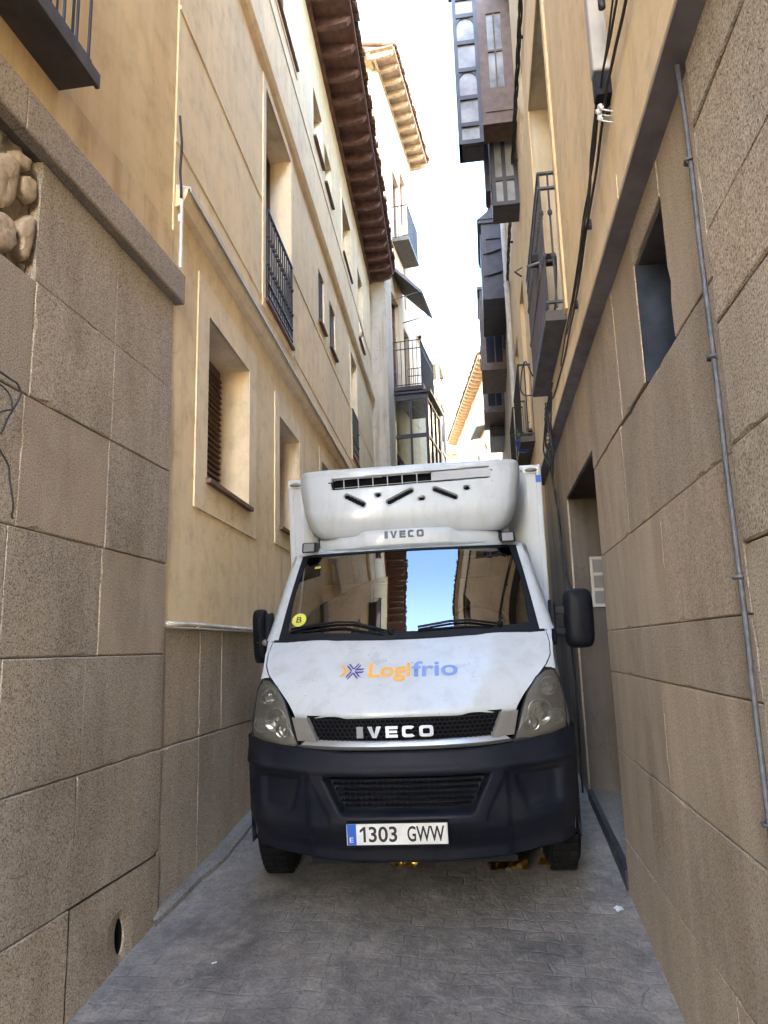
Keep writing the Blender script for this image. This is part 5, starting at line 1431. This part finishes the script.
def pot():
    b = empty('flower_pot', (.64, 10.4, 4.88), 0, 'small blue flower pot with sparse green sprigs on the right facade', 'flower pot')
    mb = MB(); mb.lathe([(.06, 0), (.085, .02), (.11, .14), (.118, .16), (.118, .18), (.10, .18), (.09, .13)], (0, 0, 0), n=24); mb.build('pot', M['pot_blue'], b, smooth=True)
    mb = MB(); mb.tube([(.0, .0, .02), (.14, 0, .02)], .012, 6); mb.tube([(.12 * math.cos(a), .12 * math.sin(a), .12) for a in [2 * math.pi * q / 20 for q in range(21)]], .006, 5); mb.build('holder', M['iron'], b)
    mb = MB(); rnd = random.Random(2)
    for k in range(26):
        a = rnd.uniform(0, 6.28); l = rnd.uniform(.08, .30); d = Vector((math.cos(a) * rnd.uniform(.3, .9), math.sin(a) * rnd.uniform(.3, .9), rnd.uniform(.2, 1))).normalized(); p = Vector((0, 0, .16))
        mb.tube([p, p + d * l * .5 + Vector((0, 0, .02)), p + d * l], [.004, .003, .002], 4)
        for q in range(4):
            c = p + d * l * (.4 + q * .2); w = Vector((rnd.uniform(-1, 1), rnd.uniform(-1, 1), rnd.uniform(-.5, 1))).normalized() * .045; n = w.cross(d).normalized() * .014
            mb.face([c, c + w * .5 + n, c + w, c + w * .5 - n])
    mb.build('foliage', M['leaf'], b)
pot()
def gutter_pipe():
    mb = MB(); mb.tube([(.70, 13.2, 1.5), (.70, 13.2, 15.3)], .055, 10)
    for z in (4, 6.5, 9, 11.5, 14): mb.lathe([(.062, -.03), (.062, .03)], (.70, 13.2, z), n=12)
    tag(mb.build('downpipe', M['zinc'], smooth=False), 'grey downpipe on the right facade beside the far bay windows', 'pipe')
gutter_pipe()
def litter():
    mb = MB(); mb.grid([[(-.055, -.04, .004), (0, -.045, .02), (.05, -.035, .006)], [(-.05, .0, .016), (.004, .002, .010), (.055, .005, .022)], [(-.045, .04, .006), (.01, .045, .022), (.06, .04, .010)]])
    o = tag(mb.build('paper_scrap', M['paper']), 'white scrap of paper on the paving near the right wall', 'litter'); o.location = (.665, 4.74, gz(4.74)); o.rotation_euler = (R(7), 0, .5); o.scale = (.5, .6, .6)
    rnd = random.Random(21)
    lab = ['small pale scrap by the foot of the left wall', 'tiny white fragment right of the tyre track, towards the doorway', 'small pale fragment on the paving left of the middle']
    for k, (x, y, s) in enumerate(((-1.55, 4.05, .014), (.46, 5.0, .012), (-.62, 3.75, .010))):
        mb = MB(); rows = [[(-s, -s * .5, .002), (0, -s * .7, s * .4), (s, -s * .4, .003)], [(-s * .9, s * .5, s * .3), (0, s * .6, .004), (s * 1.1, s * .4, s * .5)]]; mb.grid(rows)
        o = tag(mb.build('litter_scrap', M['paper']), lab[k], 'litter'); o.location = (x, y, gz(y) + .002); o.rotation_euler = (R(7), 0, rnd.uniform(0, 3))
litter()
def glint():  # metal sheets added to stand in for amber glints of light
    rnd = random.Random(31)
    M['glint'] = simple('glint_gold', (.80, .46, .10), .3, metal=1.0, var=.2)
    for (x, y, w, d, lab) in ((.04, 5.32, .13, .10, 'larger golden glint built as a crumpled metal sheet under the right half of the bumper'), (-.66, 5.28, .09, .05, 'small golden glint built as a crumpled metal sheet under the number plate'), (.30, 5.34, .05, .07, 'narrow golden glint built as a metal sheet beside the right front tyre')):
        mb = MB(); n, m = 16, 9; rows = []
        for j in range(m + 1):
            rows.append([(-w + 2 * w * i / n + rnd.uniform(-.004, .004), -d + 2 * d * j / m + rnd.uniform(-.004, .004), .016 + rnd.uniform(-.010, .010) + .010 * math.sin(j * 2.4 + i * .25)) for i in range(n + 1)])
        mb.grid(rows); o = tag(mb.build('golden_glint', M['glint'], auto=20), lab, 'light_glint'); o.location = (x, y, gz(y) + .012); o.rotation_euler = (R(9), 0, rnd.uniform(-.2, .2))
glint()
